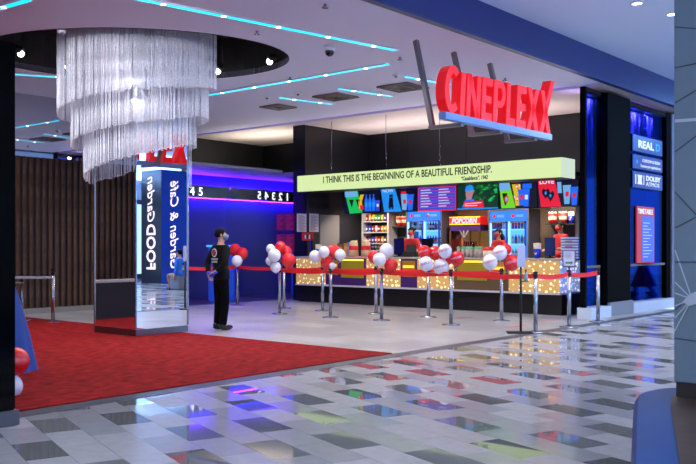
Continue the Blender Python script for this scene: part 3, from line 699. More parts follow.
for i in range(6):
    w_ = sx[i+1]-sx[i]-.015
    t = thing('menu_screen', names[i], 'screen', (sx[i], SY, SZ), 0, 'menu screens above the counter')
    MB().bx(0, w_, -.03, .03, 0, SH, BLACK).build('housing', t)
    m = MB(); q = lambda poly, mt, lay=1: P(m, poly, mt, lay, w_, SH)
    def cup(x, y, s, ma, mb_, lay=4):
        q([(x,y),(x+.09*s,y),(x+.12*s,y+.5*s),(x-.03*s,y+.5*s)], ma, lay); q([(x+.02*s,y+.2*s),(x+.08*s,y+.2*s),(x+.08*s,y+.33*s),(x+.02*s,y+.33*s)], mb_, lay+1)
    def bottle(x, y, s, ma, mb_, lay=4):
        q([(x,y),(x+.09*s,y),(x+.09*s,y+.5*s),(x+.06*s,y+.62*s),(x+.06*s,y+.75*s),(x+.03*s,y+.75*s),(x+.03*s,y+.62*s),(x,y+.5*s)], ma, lay); q([(x,y+.2*s),(x+.09*s,y+.2*s),(x+.09*s,y+.4*s),(x,y+.4*s)], mb_, lay+1)
    if i == 0:
        q(quad(.01,.99,.02,.98), ENV); q([(.16,.0),(.52,.03),(.38,.98),(.01,.98)], EG, 2); q([(.03,.72),(.38,.72),(.36,.95),(.02,.95)], ELB, 3)
        for x in (.14,.33): q([(x,.60),(x+.13,.60),(x+.08,.25)], EK, 3)
        q([(.42,.2),(.52,.2),(.5,.5),(.56,.8),(.46,.8),(.4,.5)], EY, 3); q([(.45,.15),(.55,.15),(.55,.35),(.45,.35)], ER, 4)
        for x in (.58,.68,.78): bottle(x,.08,.95,EB,EC)
        cup(.89,.08,.9,EP,EW)
    elif i == 1:
        q(quad(.01,.99,.02,.98), ENV); q([(.1,.02),(.58,.02),(.4,.98),(.0,.98)], EC, 2)
        text('word', 'NOW', .12, EW, t, (.05*w_, -.038, .84*SH), (PI/2,0,0), .001, width=.3*w_)
        q([(.22,.2),(.36,.2),(.34,.62),(.24,.62)], EK, 3); q([(.24,.12),(.28,.12),(.28,.2),(.24,.2)], EK, 3); q([(.31,.12),(.35,.12),(.35,.2),(.31,.2)], EK, 3); q([(.24,.64),(.34,.64),(.34,.74),(.24,.74)], EK, 3)
        q([(.62,.35),(.72,.35),(.7,.85),(.56,.85)], ER, 3); cup(.6,.08,1.3,ELB,ER,5); cup(.76,.06,1.3,EB,ER,7)
    elif i == 2:
        q(quad(.0,1,.0,1), ER); q(quad(.02,.98,.05,.93), EP, 2)
        for r_ in range(7):
            q(quad(.05,.96,.14+.11*r_,.155+.11*r_), ER, 3)
            for c0 in (.08,.55): q(quad(c0,c0+.2+.12*((r_*3) % 4)/4,.175+.11*r_,.205+.11*r_), EW, 3)
    elif i == 3:
        q(quad(.01,.99,.07,.98), EDG); q(quad(.01,.99,.02,.07), EC, 2)
        rg = random.Random(5)
        for _ in range(46):
            x, y = rg.uniform(.4,.93), rg.uniform(.25,.9); s = rg.uniform(.03,.08)
            q([(x,y),(x+s,y+.03),(x+s*.7,y+s*1.6),(x-.02,y+s)], EG if rg.random() < .45 else emi('screen_midgreen', (30,120,50), .7), 2)
        q([(.12,.1),(.5,.1),(.42,.42),(.22,.42)], EB, 3); q([(.24,.4),(.36,.4),(.41,.68),(.39,.8),(.23,.8),(.22,.62)], ESK, 4); q([(.2,.72),(.42,.76),(.4,.92),(.32,.97),(.23,.92)], EC, 5)
        q([(.17,.08),(.66,.08),(.64,.34),(.18,.34)], ER, 6); q([(.2,.22),(.6,.25),(.6,.28),(.2,.25)], EW, 7); q(quad(.2,.5,.15,.18), EW, 7)
    elif i == 4:
        q(quad(.01,.99,.02,.98), ENV); q([(.06,.02),(.44,.02),(.27,.98),(-.0,.98)], EL, 2); q([(.01,.68),(.3,.7),(.27,.95),(.0,.95)], ELB, 3)
        q([(.08,.58),(.22,.58),(.2,.2),(.16,.1)], EK, 4); q([(.2+.06*math.cos(a_*PI/6), .36+.14*math.sin(a_*PI/6)) for a_ in range(12)], ER, 5); q([(.2+.035*math.cos(a_*PI/6), .36+.08*math.sin(a_*PI/6)) for a_ in range(12)], ELB, 6)
        q([(.34,.9),(.56,.9),(.6,.5),(.56,.1),(.44,.1),(.4,.5)], EY, 3)
        rg = random.Random(2)
        for _ in range(16):
            x, y = rg.uniform(.38,.54), rg.uniform(.15,.85); q(quad(x,x+.03,y,y+.07), rg.choice([EW,ER,emi('screen_orange', (230,110,20), .8)]), 4)
        cup(.54,.1,1.2,EB,ER,5); cup(.66,.06,1.3,EB,EW,7); q(quad(.62,.86,.72,.9), EB, 3)
    else:
        q(quad(.01,.99,.02,.98), ENV); q([(.08,.02),(.58,.02),(.42,.98),(-.0,.98)], ER, 2)
        text('word', 'LOVE', .13, EW, t, (.04*w_, -.038, .86*SH), (PI/2,0,0), .001, width=.36*w_, bold=.004)
        for cx, cy in ((.2,.52),(.32,.42)):
            hp = [(cx+.0085*16*math.sin(a_)**3*.7, cy+.014*(13*math.cos(a_)-5*math.cos(2*a_)-2*math.cos(3*a_)-math.cos(4*a_))) for a_ in [2*PI*j/24 for j in range(24)]]
            q(hp, EK, 3 if cx < .3 else 5); q([(cx-.03,cy),(cx,cy-.08),(cx+.03,cy),(cx+.015,cy+.06),(cx-.015,cy+.06)], EC, 4 if cx < .3 else 6)
        cup(.66,.1,1.35,ELB,ER,5); cup(.84,.05,1.3,EB,ER,7); q([(.5,.5),(.6,.5),(.58,.9),(.48,.9)], ELB, 3)
    m.build('display', t)
tag(MB().bx(sx[0], sx[-1], SY+.03, SY+.08, 2.5, 2.6, BLACKM).build('screen_rail'), 'black rail carrying the row of menu screens', 'rail')
# ------------------------------------------------------------------ fridges with bottles
def bottle_proto(col):
    m = mat('bottle_%d_%d_%d' % col, col, .2, trans=0)
    t = thing('drink_bottle', 'x', 'bottle', (0,0,0))
    MB().lathe([(0,0),(.032,0),(.034,.02),(.034,.15),(.014,.2),(.014,.225),(0,.225)], (0,0,0), m, 8).build('bottle_body', t)
    MB().lathe([(.0345,.06),(.0345,.13)], (0,0,0), mat('label_%d' % (col[0] % 3), [(220,220,230),(200,40,50),(40,90,220)][col[0] % 3], .5), 8).build('paper_label', t)
    return t
protos = [bottle_proto(c_) for c_ in ((30,20,18),(20,90,50),(190,40,40),(40,80,200),(210,130,40),(180,200,220),(140,180,60))]
used = set()
def place(i, loc, label, group):
    if i not in used:
        used.add(i); r = protos[i]; r.location = loc; r['label'] = label; r['group'] = group; return r
    return dup(protos[i], loc, None, label, group)
cname = ['dark cola','green','red','blue','orange','clear','lime']
FCX = emi('fridge_blue', (20,110,255), 1.6)
def fridge(pxl, pxr, fy, which, seed):
    xl, xr = aty(pxl, fy), aty(pxr, fy); w_ = xr-xl; H = zz(209, (xl+xr)/2, fy)-.2
    t = thing('drinks_fridge', 'blue lit double door drinks fridge '+which, 'fridge', (xl, fy, .2))
    D_ = BY-fy-.01
    g = mat('fridge_grey', (74,76,90), .4)
    MB().bx(0,.05,0,D_,0,H,g).bx(w_-.05,w_,0,D_,0,H,g).bx(.05,w_-.05,0,D_,0,.12,g).bx(.05,w_-.05,0,D_,H-.04,H,g).bx(.05,w_-.05,D_-.03,D_,.12,H-.04,mat('fridge_back', (60,110,190), .5, emit=(90,170,255), es=1.7)).build('cabinet', t)  # back panel glows in place of the fridge's inner lamps
    MB().bx(.06,w_-.06,.005,.03,H-.30,H-.05,FCX).build('header', t)
    for k_ in (0, 1):
        x0 = .06+k_*(w_/2-.05); x1 = x0+w_/2-.07
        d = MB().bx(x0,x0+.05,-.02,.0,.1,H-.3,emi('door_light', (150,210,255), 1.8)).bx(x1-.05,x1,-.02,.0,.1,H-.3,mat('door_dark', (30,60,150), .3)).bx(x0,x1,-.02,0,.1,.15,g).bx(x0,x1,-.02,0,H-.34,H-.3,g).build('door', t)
        MB().bx(x0+.05,x1-.05,-.012,-.006,.15,H-.34,CLEAR).build('glass', d)
        MB().bx(x1-.03,x1-.01,-.05,-.02,.9,1.3,CHROME).build('handle', d)
        cx = x0+.12
        MB().ball((cx, .0, H-.17), (.045,.012,.045), RED, 12, 8).bx(cx+.08, x1-.1, -.0,.006,H-.2,H-.14,ELB).build('logo', t)
    shelves = [.95, 1.30, 1.66]
    sh = MB()
    for z in [.2,.55]+shelves: sh.bx(.05,w_-.05,.04,D_-.04,z-.02,z,emi('shelf_glow', (130,200,255), 1.6))  # shelf boards glow too, standing in for inner lighting
    sh.build('shelves', t)
    rg = random.Random(seed)
    for si, z in enumerate(shelves):
        x = .13; base = rg.choice([0,1,3])
        while x < w_-.1:
            if abs(x-w_/2) > .04:
                i = base if rg.random() < .5 else rg.randrange(len(protos))
                if si == 0: i = rg.choice([6,5,4,1])
                place(i, (xl+x, fy+.12, .2+z), cname[i]+' bottle on the '+['lower','middle','upper'][si]+' lit shelf of the fridge '+which, 'bottles on the %s shelf, %s' % (['lower','middle','upper'][si], which)+', '+cname[i])
            x += .083
fridge(406, 442, 18.75, 'left of the popcorn machine', 1); fridge(488, 529, 18.75, 'right of the popcorn machine', 2)
# ------------------------------------------------------------------ snack shelves
def bags(mb_, seed): pass
sy = 18.85; xl, xr = aty(361.5, sy), aty(388.5, sy)
t = thing('snack_shelf', 'white shelf unit with three rows of colourful snacks, left of the first fridge', 'shelf', (xl, sy, .2)); w_ = xr-xl
FW = mat('shelf_frame', (185,180,182), .5)
MB().bx(0,.05,0,.4,0,2.2,FW).bx(w_-.05,w_,0,.4,0,2.2,FW).build('side_panel', t); MB().bx(.05,w_-.05,.37,.4,0,2.2,BLACKM).build('back_panel', t)
lv = [zz(p, xl, sy)-.2 for p in (250, 243, 232, 221.5)]
for z in lv: MB().bx(.05,w_-.05,.0,.37,z-.03,z,FW).build('shelf_board', t)
cols = {'yellow':(225,170,30),'red':(200,36,36),'orange':(220,110,30),'green':(50,140,60),'blue':(40,70,190),'white':(220,215,210),'brown':(110,60,30),'violet':(110,40,130)}
bagp = {}
def bag(col, loc, label, group, s=1):
    if col not in bagp:
        t = thing('snack_bag', label, 'snack bag', loc, 0, group)
        b = MB(); b.ball((0,0,.09), (.05,.03,.085), mat('bag_'+col, cols[col], .35), 10, 6); b.build('bag_body', t)
        MB().bx(-.045,.045,-.004,.004,.16,.185,mat('bag_seal_'+col, tuple(int(v*.8) for v in cols[col]), .35)).build('seal', t)
        MB().bx(-.025,.025,-.034,-.026,.06,.11,WHITE).build('front_label', t)
        bagp[col] = t; return t
    return dup(bagp[col], loc, None, label, group)
rg = random.Random(11)
for li, nm in ((0,'bottom'),(1,'third'),(2,'second'),(3,'top')):
    x = .11
    while x < w_-.09:
        col = rg.choice(list(cols)) if li != 2 else ('blue' if x < .25 else rg.choice(['red','white','white','red']) if x < .62 else 'yellow')
        bag(col, (xl+x, sy+.12, .2+lv[li]), '%s snack bag on the %s board of the white shelf unit' % (col, nm), '%s snack bags on the %s board' % (col, nm)); x += .108
# popcorn tub
PCW = mat('popcorn', (240,222,170), .8)
def bucket_proto(label, loc, group, r=.11, h=.24):
    t = thing('popcorn_bucket', label, 'bucket', loc, 0, group); n = 12
    MB().lathe([(0,0),(r*.75,0),(r,h),(r*.97,h),(r*.7,.02)], (0,0,0), mat('bucket_red', (190,36,30), .5), 16).build('bucket_body', t)
    MB().lathe([(r*.87,h*.4),(r*.95,h*.72)], (0,0,0), mat('bucket_band', (225,205,170), .5), 16).build('band', t)
    b = MB(); rq = random.Random(1)
    for _ in range(26): a, q = rq.uniform(0,2*PI), rq.uniform(0,r*.85); b.ball((q*math.cos(a), q*math.sin(a), h+rq.uniform(-.01,.03)), .022, PCW, 5, 4)
    o = b.build('popcorn', t); o['kind'] = 'stuff'; return t
ny = 19.0
t = thing('wall_shelf', 'dark wall shelf with popcorn buckets between snack shelf and fridge', 'shelf', (aty(389.5, ny), ny, zz(226.3, aty(397,ny), ny)-.03))
wn_ = aty(404.5, ny)-aty(389.5, ny); MB().bx(0,wn_,0,.28,0,.03,mat('dark_board', (40,36,36), .5)).build('board', t); MB().bx(0.0,wn_,.26,.29,-1.2,.75,mat('dark_back', (26,23,24), .6)).build('back_board', t)
bk = bucket_proto('popcorn bucket on the dark wall shelf, left of two', (aty(397,ny), ny+.13, zz(226.3, aty(397,ny), ny)+.001), 'buckets on the dark wall shelf')
dup(bk, (aty(403,ny), ny+.13, zz(226.3, aty(397,ny), ny)+.001), 0, 'popcorn bucket on the dark wall shelf, right one half hidden by the fridge')
ry = 18.6; zr = zz(223.5, aty(560,ry), ry)
t = thing('wall_shelf', 'dark wall shelf with two buckets and a blue cup, right kiosk end', 'shelf', (aty(545, ry), ry, zr-.03))
wr = aty(577, ry)-aty(545, ry); MB().bx(0,wr,0,.3,0,.03,MATS['dark_board']).build('board', t); MB().bx(0,wr,.3,.34,-1.3,.9,mat('dark_back2', (66,58,56), .6)).build('back_board', t)
dup(bk, (aty(550,ry), ry+.14, zr+.001), 0, 'popcorn bucket on the right kiosk shelf, left of two', 'buckets on the right kiosk shelf')
dup(bk, (aty(560.5,ry), ry+.14, zr+.001), 0, 'popcorn bucket on the right kiosk shelf, next to the blue cup', 'buckets on the right kiosk shelf')
def cup(label, loc, s=1):
    t = thing('drink_cup', label, 'cup', loc)
    MB().lathe([(0,0),(.06*s,0),(.08*s,.2*s),(0,.2*s)], (0,0,0), mat('cola_blue', (20,50,200), .35), 14).build('cup_body', t)
    MB().lathe([(.083*s,.2*s),(.083*s,.32*s),(0,.33*s)], (0,0,0), mat('cup_top', (230,215,190), .6), 14).build('cup_top', t)
    MB().ball((-.01*s,-.068*s,.11*s), (.032*s,.012*s,.032*s), WHITE, 10, 6).build('logo', t)
    MB().ball((-.01*s,-.076*s,.12*s), (.026*s,.008*s,.018*s), REDC, 10, 6).build('logo_red_half', t); return t
cup('blue cup on the right kiosk shelf beside two popcorn buckets', (aty(569,ry), ry+.12, zr+.001), .85)
WT = 1.181
cup('blue cola cup with cream top on the counter, left of the right till', (aty(537.3,16.75), 16.75, WT), 1.0)
cup('blue cola cup with cream top on the counter left end, beside the blue monitor', (aty(318.5,16.8), 16.8, WT), .95)
# ------------------------------------------------------------------ popcorn machine
py_ = 18.7; xl, xr = aty(449.5, py_), aty(480, py_); w_ = xr-xl; z0 = 1.0
t = thing('popcorn_machine', 'popcorn machine with a red POPCORN sign between the two fridges', 'popcorn machine', (xl, py_, .2))
zt = zz(217, xl, py_)-.2; zb_ = zz(225, xl, py_)-.2; zp = zz(231, xl, py_)-.2
MB().bx(0,w_,0,.55,0,.85,mat('machine_base', (70,55,40), .4)).build('base_cabinet', t)
MB().bx(0,w_,0,.55,zb_,zt,mat('popcorn_sign', (215,30,30), .4, emit=(255,20,20), es=.5)).bx(-.005,w_+.005,-.005,.0,zt-.03,zt,mat('sign_yellow', (230,180,30), .4, emit=(255,190,20), es=.5)).bx(-.005,w_+.005,-.005,0,zb_,zb_+.03,MATS['sign_yellow']).build('sign_box', t)
text('lettering', 'POPCORN', (zt-zb_)*.8, EW, t, (.07, -.008, zb_+(zt-zb_)*.24), (PI/2,0,0), .002, width=w_-.14, bold=.012, shear=.2)
MB().bx(0,w_,.01,.54,zp,zb_,PURPLE).build('purple_band', t)
b = MB()
for x in (0, w_-.04):
    for y in (0, .5): b.bx(x,x+.04,y,y+.04,.85,zp,mat('brass', (150,110,60), .3, .8))
b.build('frame', t); MB().bx(.04,w_-.04,.005,.012,.85,zp,CLEAR).build('glass', t)
MB().bx(.04,w_-.04,.5,.52,.85,zp,mat('machine_back', (170,130,70), .4, emit=(255,200,110), es=.12)).build('back_panel', t)
b = MB(); rq = random.Random(4)
for _ in range(420): b.ball((rq.uniform(.07,w_-.07), rq.uniform(.06,.46), .87+rq.uniform(0,.18)), .024, PCW, 5, 4)
o = b.build('popcorn', t); o['kind'] = 'stuff'
MB().lathe([(.0,0),(.15,0),(.17,.18),(.0,.18)], (w_*.5,.28,zp-.45), CHROME, 16).tube((w_*.5,.28,zp-.27),(w_*.5,.28,zp),.015,CHROME).build('kettle', t)
# ------------------------------------------------------------------ items on the counter
def monitor(px, pxw, pt, pb, y, rz, label, col, back=False):
    x = aty(px, y); z1 = zz(pt, x, y); h = z1-WT-.05; d = dep(x, y); w_ = pxw*d/F
    t = thing('till_monitor', label, 'monitor', (x, y, WT), rz)
    MB().box((0,0,.01), (.22,.18,.02), BLACK, 0, .004).tube((0,.03,.02), (0,.05,h*.5), .025, BLACK).build('stand', t)
    MB().box((0,0,h*.5+.05), (w_,.035,h), BLACK, 0, .008).build('screen_housing', t)
    MB().box((0,-.019,h*.5+.05), (w_-.03,.003,h-.03), mat('scr_'+str(px), col, .15, emit=col, es=.25)).build('screen', t)
monitor(307, 13, 238.5, 0, 17.0, .15, 'blue lit till monitor at the left end of the counter', (14,34,170))
monitor(399, 11.5, 238.5, 0, 17.0, .1, 'dark blue till monitor left of the staff member at the middle', (12,16,70))
monitor(427.5, 14, 238.5, 0, 17.0, -.1, 'black till monitor right of the middle staff member', (10,12,26))
monitor(550, 10.5, 237.5, 0, 16.95, .5, 'dark blue tilted till monitor at the right end of the counter', (10,18,90))
x = aty(411,17.0); t = thing('till', 'black till with keypad and screen in front of the middle staff member', 'till', (x, 17.0, WT), .3)
MB().box((0,0,.06), (.34,.3,.12), BLACKM, 0, .01).build('till_body', t); MB().box((-.02,.06,.2), (.26,.03,.2), mat('till_grey', (50,50,46), .4), 0, .005).build('screen_housing', t)
b = MB(); [b.box((-.09+.06*i, -.1+.04*j, .122), (.04,.025,.01), DARK) for i in range(4) for j in range(2)]; b.build('keypad', t)
# tall popcorn tubs
def tub(px, label):
    x = aty(px, 16.85); t = thing('popcorn_tub', label, 'popcorn tub', (x, 16.85, WT), 0, 'tall popcorn tubs on the counter')
    MB().lathe([(0,0),(.13,0),(.105,.36),(0,.36)], (0,0,0), mat('tub_card', (215,180,140), .6), 16).build('tub_body', t)
    MB().lathe([(.1215,.16),(.115,.27)], (0,0,0), REDC, 16).lathe([(.1315,.0),(.127,.03)], (0,0,0), REDC, 16).build('red_band', t)
    b = MB(); rq = random.Random(px)
    for _ in range(40): a, q = rq.uniform(0,2*PI), rq.uniform(0,.09); b.ball((q*math.cos(a), q*math.sin(a), .36+rq.uniform(-.01,.03)), .022, PCW, 5, 4)
    o = b.build('popcorn', t); o['kind'] = 'stuff'
tub(353.5, 'tall card popcorn tub with red band, left of two'); tub(366, 'tall card popcorn tub with red band, right of two')
for px, w_, h, c_, lb in ((341.5,.17,.33,(150,90,50),'brown patterned box on the counter left of the popcorn tubs'),(347,.10,.34,(215,150,70),'orange box standing between brown and blue boxes'),(350,.08,.36,(110,130,215),'pale blue box behind the left popcorn tub')):
    y = 17.05 if px < 345 else 17.1; x = aty(px, y); t = thing('snack_box', lb, 'box', (x, y, WT))
    MB().box((0,0,h/2), (w_,.12,h), mat('box_%d' % int(px), c_, .5)).build('carton', t)
    MB().box((0,-.062,h*.6), (w_*.7,.003,h*.3), mat('box_print', (210,180,120), .5)).build('print', t)
# row of bottles/cups with green lids
rg = random.Random(8); first = None; k_ = 0
for row in range(2):
    for j in range(6):
        y = 16.7+row*.16; x = aty(458.5+j*4.3+row*1.8, y); h_ = .2
        lb = ('front' if row == 0 else 'back')+' row clear drink cup with coloured lid on the counter before the popcorn machine'
        if first is None:
            t = thing('clear_cup', lb, 'cup', (x, y, WT), 0, 'clear cups with lids')
            MB().lathe([(0,0),(.028,0),(.038,.2),(.0,.2)], (0,0,0), mat('cup_clear', (205,190,190), .15, trans=.4), 10).build('cup_body', t)
            lid = MB().lathe([(.041,.2),(.041,.225),(.02,.25),(0,.25)], (0,0,0), mat('lid_green', (60,170,90), .4), 10).build('lid', t)
            MB().tube((0,0,.25), (.03,0,.36), .005, REDC, n=6).build('straw', t); first = t
        else:
            if row == 1 and j % 3 == 0: continue
            dup(first, (x, y, WT), rg.uniform(0, 6), lb, ('front' if row == 0 else 'back')+' row of clear cups with lids')
first['group'] = 'front row of clear cups with lids'
x = aty(464, 17.1); t = thing('cup_rack', 'dark rack with white rolled menus and red balloon sticks behind the clear cups', 'rack', (x, 17.1, WT))
MB().tube((0,0,0), (0,0,.45), .012, BLACK).lathe([(0,0),(.1,0),(.1,.02),(0,.02)], (0,0,0), BLACK).build('stand', t)
b = MB(); [b.tube((0,0,.45), (.12*math.cos(i), .08*math.sin(i), .62), .007, WHITE, n=6) for i in range(6)]; b.build('sticks', t)
x = aty(488.5, 16.8); t = thing('paper_bucket', 'red and cream bucket on the counter before the right fridge staff member', 'bucket', (x, 16.8, WT))
MB().lathe([(0,0),(.12,0),(.13,.16),(.0,.16)], (0,0,0), mat('cream', (225,205,175), .6), 16).build('bucket_body', t); MB().lathe([(.134,.16),(.138,.25),(0,.25)], (0,0,0), REDC, 16).build('rim', t)
t = thing('tray_stack', 'stack of white and blue slatted trays at the right corner of the counter', 'trays', (aty(573, 17.0), 17.0, WT))
for i in range(8):
    b = MB().bx(-.2,.2,-.16,.16,i*.058,i*.058+.038,mat('tray_white', (205,220,240), .35),.004); b.build('tray', t)
b = MB()
for i in range(8): b.bx(-.19,.19,-.15,.15,i*.058+.038,(i+1)*.058 if i < 7 else i*.058+.042,mat('tray_blue', (50,80,130), .4))
b.build('tray_inlay', t)
for i in range(0, 8, 2): MB().bx(-.1,.06,-.163,-.16,i*.058+.006,i*.058+.022,REDC).build('red_print', t)
# ------------------------------------------------------------------ stanchions and belts
POST = mat('post_steel', (165,168,178), .25, 1)
def stan(xy, label, black=False):
    t = thing('barrier_post', label, 'barrier post', (xy[0], xy[1], 0), 0, 'barrier posts')
    MB().lathe([(0,0),(.17,0),(.17,.012),(.06,.03),(0,.03)], (0,0,0), POST, 24).build('base', t)
    MB().tube((0,0,.03), (0,0,.9), .034, POST, n=16).build('post', t)
    MB().tube((0,0,.9), (0,0,1.0), .038, BLACK, n=16).lathe([(0,0),(.04,0),(.03,.012),(0,.014)], (0,0,1.0), BLACK, 16).build('head', t)
    return t
SP = {'s1':(53,322.5),'s2':(237.3,305.3),'s3':(279.6,314),'s4':(284,308.5),'s5':(322.5,311),'s6':(330.6,317.5),'s7':(376,313.8),'s8':(381.5,320.5),'s9':(428.5,317.3),'s10':(451,325),'s11':(501.5,321),'s12':(535.5,332.5),'s13':(569,327),'s14':(598,321.8)}
SLB = {'s1':'steel barrier post on the left before the slat wall and the small table','s2':'steel barrier post directly behind the guard, with red and white balloons','s3':'nearer steel barrier post of the pair right of the guard, under six balloons','s4':'farther steel barrier post of the pair right of the guard, half hidden','s5':'farther steel barrier post before the left dotted counter panel','s6':'nearer steel barrier post before the left part of the counter, under white and red balloons','s7':'farther steel barrier post before the second dotted counter panel','s8':'nearer steel barrier post before the second dotted counter panel, under four balloons','s9':'farther steel barrier post below the largest balloon cluster','s10':'nearer steel barrier post in the centre, right of the largest balloon cluster','s11':'steel barrier post under the rightmost balloon cluster','s12':'steel barrier post just right of the black sanitizer stand','s13':'steel barrier post carrying the white notice sign','s14':'rightmost steel barrier post beside the glass front'}
SXY = {k_: fl(*v) for k_, v in SP.items()}
for k_, v in SXY.items(): stan(v, SLB[k_])
hid = (-15.9, 12.9); stan(hid, 'steel barrier post hidden behind the mirror column')
SXY['h'] = hid
BELT = mat('belt_red', (225,24,30), .6)
def belt(a, c_, label):
    (x0, y0), (x1, y1) = SXY[a], SXY[c_]; L_ = math.hypot(x1-x0, y1-y0); ux, uy = (x1-x0)/L_, (y1-y0)/L_
    b = MB(); n = 12; vs = []
    for i in range(n+1):
        s = .04+(L_-.08)*i/n; f = i/n; sag = -.03*4*f*(1-f)
        for o_ in (-.003, .003):
            for z in (.895, .975): vs.append((ux*s-uy*o_, uy*s+ux*o_, z+sag))
    fs = []
    for i in range(n):
        p = i*4; q = p+4; fs += [(p,q,q+1,p+1),(p+2,p+3,q+3,q+2),(p+1,q+1,q+3,p+3),(p,p+2,q+2,q)]
    fs += [(0,1,3,2),(n*4,n*4+2,n*4+3,n*4+1)]
    b.add(vs, fs, BELT); o = b.build('barrier_belt', loc=(x0, y0, 0)); tag(o, label, 'belt', 'red barrier belts')
for a, c_, lb in (('h','s2','red belt behind the guard, left of his back'),('s2','s4','red belt between the guard and the first pair of posts'),('s4','s5','rear red belt before the alcove posters'),('s5','s7','rear red belt before the left gold counter panel'),('s7','s9','rear red belt before the middle staff member'),('s9','s11','rear red belt before the popcorn machine'),
    ('s3','s6','front red belt from the six balloon post to the left counter post'),('s6','s8','front red belt before the yellow gold panel'),('s8','s10','front red belt across the middle of the counter'),('s10','s12','front red belt from the centre post to the sanitizer stand'),('s12','s13','red belt from the sanitizer stand to the notice sign post'),('s13','s14','red belt from the notice sign post to the rightmost post')):
    belt(a, c_, lb)
# ------------------------------------------------------------------ balloons
CL = {
 's2': ('behind the guard', [(242.2,253.7,6,'r','right'),(235,250,6.2,'r','upper left'),(237,261,5.5,'w','lower')]),
 's3': ('right of the guard', [(270.5,249,4.6,'w','small upper left'),(274.4,255.6,6.5,'w','large middle left'),(280.5,247,5.6,'r','top'),(285.8,251.6,5.6,'r','upper right'),(288.3,260.3,7.3,'r','right'),(269.8,261,4.4,'w','small lower left'),(275.7,267.2,5.5,'w','lowest')]),
 's6': ('at the left counter end', [(315,256.6,6,'w','leftmost'),(324,252,5.6,'w','upper middle'),(333.7,251.3,6.4,'r','upper'),(340.2,255,5.6,'w','right'),(326.7,262.6,6.4,'r','lower'),(332.5,266,3.4,'w','small lowest')]),
 's8': ('left of the middle staff member', [(373.8,257,6.2,'r','left'),(386.6,251,7.2,'w','top'),(379.4,259.7,6.7,'w','lower left'),(391,265.5,6.8,'r','lower right')]),
 's10': ('of seven mid counter', [(424.3,252,6.5,'r','upper left'),(434.9,253,6.8,'r','upper middle'),(445,251.2,7,'w','top right'),(446.5,258.3,7,'r','centre right'),(426,264,7.2,'w','lower left'),(441,267.3,8,'w','lowest'),(457.3,258.8,7.3,'r','far right')]),
 's11': ('before the right fridge', [(500,253,7.3,'w','top'),(490,262.4,7.6,'w','left'),(511.5,262.7,8,'r','right'),(506,249.5,5.6,'r','pinkish rear')]),
}
placed = []
def balloon(px, py, r, c_, D0, label, group):
    best = None
    for off in (0, -.08, .08, -.15, .15, -.22, .22, -.3, .3, -.36, .36, .43, -.43, .5, -.5, .6):
        D = D0+off; R_ = r*D/F; p = W((px-348)/F*D, D); q = Vector((p[0], p[1], EYE-(py-HZ)*D/F))
        if all((q-o_).length > 1.0*(R_+ro) for o_, ro in placed): best = (q, R_); break
    if best is None: best = (q, R_)
    q, R_ = best; placed.append(best)
    t = thing('balloon', label, 'balloon', q, random.uniform(0, 6), group)
    m = RED if c_ == 'r' else WBAL; pr = []
    for j in range(15):
        a = PI*j/14; rr = R_*math.sin(a); z = -R_*1.06*math.cos(a)
        if z < 0: rr *= 1-.12*(-z/R_)**2
        pr.append((rr, z))
    MB().lathe(pr, (0,0,0), m, 24).build('balloon_skin', t)
    MB().lathe([(0,-R_*1.04),(.012,-R_*1.08),(.016,-R_*1.16),(0,-R_*1.16)], (0,0,0), m, 8).build('knot', t)
    return t, R_
def ptext(t, R_, s, m, ang):
    o = text('lettering', s, R_*.36, m, t, (0,0,0), (0,0,0), .0, align='CENTER', bold=.001); o.data.transform(Matrix.Rotation(.25, 4, 'Z'))
    for v in o.data.vertices:
        a = ang+v.co.x/R_; e = v.co.y/R_; RR = R_*1.02
        v.co = (RR*math.cos(a)*math.cos(e), RR*math.sin(a)*math.cos(e), RR*1.06*math.sin(e))
PT = mat('pale_print', (235,150,160), .5); PR2 = mat('grey_red_print', (190,90,110), .5)
for k_, (cn, bl) in CL.items():
    D0 = dep(*SXY[k_])
    if k_ in ('s10',): D0 -= -.35
    for i, (px, py, r, c_, pos) in enumerate(bl):
        cn2 = {'r':'red','w':'white'}[c_]
        t, R_ = balloon(px, py, r, c_, D0-.12, '%s balloon, %s one in the cluster %s' % (cn2, pos, cn), 'balloons in the cluster '+cn)
        t.rotation_euler = (0,0,0); pp = SXY[k_]; kn = Vector((0,0,-R_*1.15)); hd_ = Vector((pp[0], pp[1], .93))-Vector(t.location)
        hd_ = hd_+(kn-hd_).normalized()*.045
        MB().tube(kn, hd_, .0025, mat('ribbon', (220,210,215), .5), n=5).build('ribbon', t)
        if k_ in ('s10','s11') and R_ > .11:
            pass; q = t.location
            ptext(t, R_, 'CINEPLEXX', PT if c_ == 'r' else PR2, math.atan2(-q.y, -q.x)+random.uniform(-.3,.3))
for px, py, r, c_, pos in ((15.5,361.5,13.6,'r','upper'),(10.5,387,12,'w','lower')):
    balloon(px, py, r, c_, 8.3, '%s balloon near the floor behind the black entrance pillar, %s of two' % ({'r':'red','w':'white'}[c_], pos), 'balloons behind the entrance pillar')
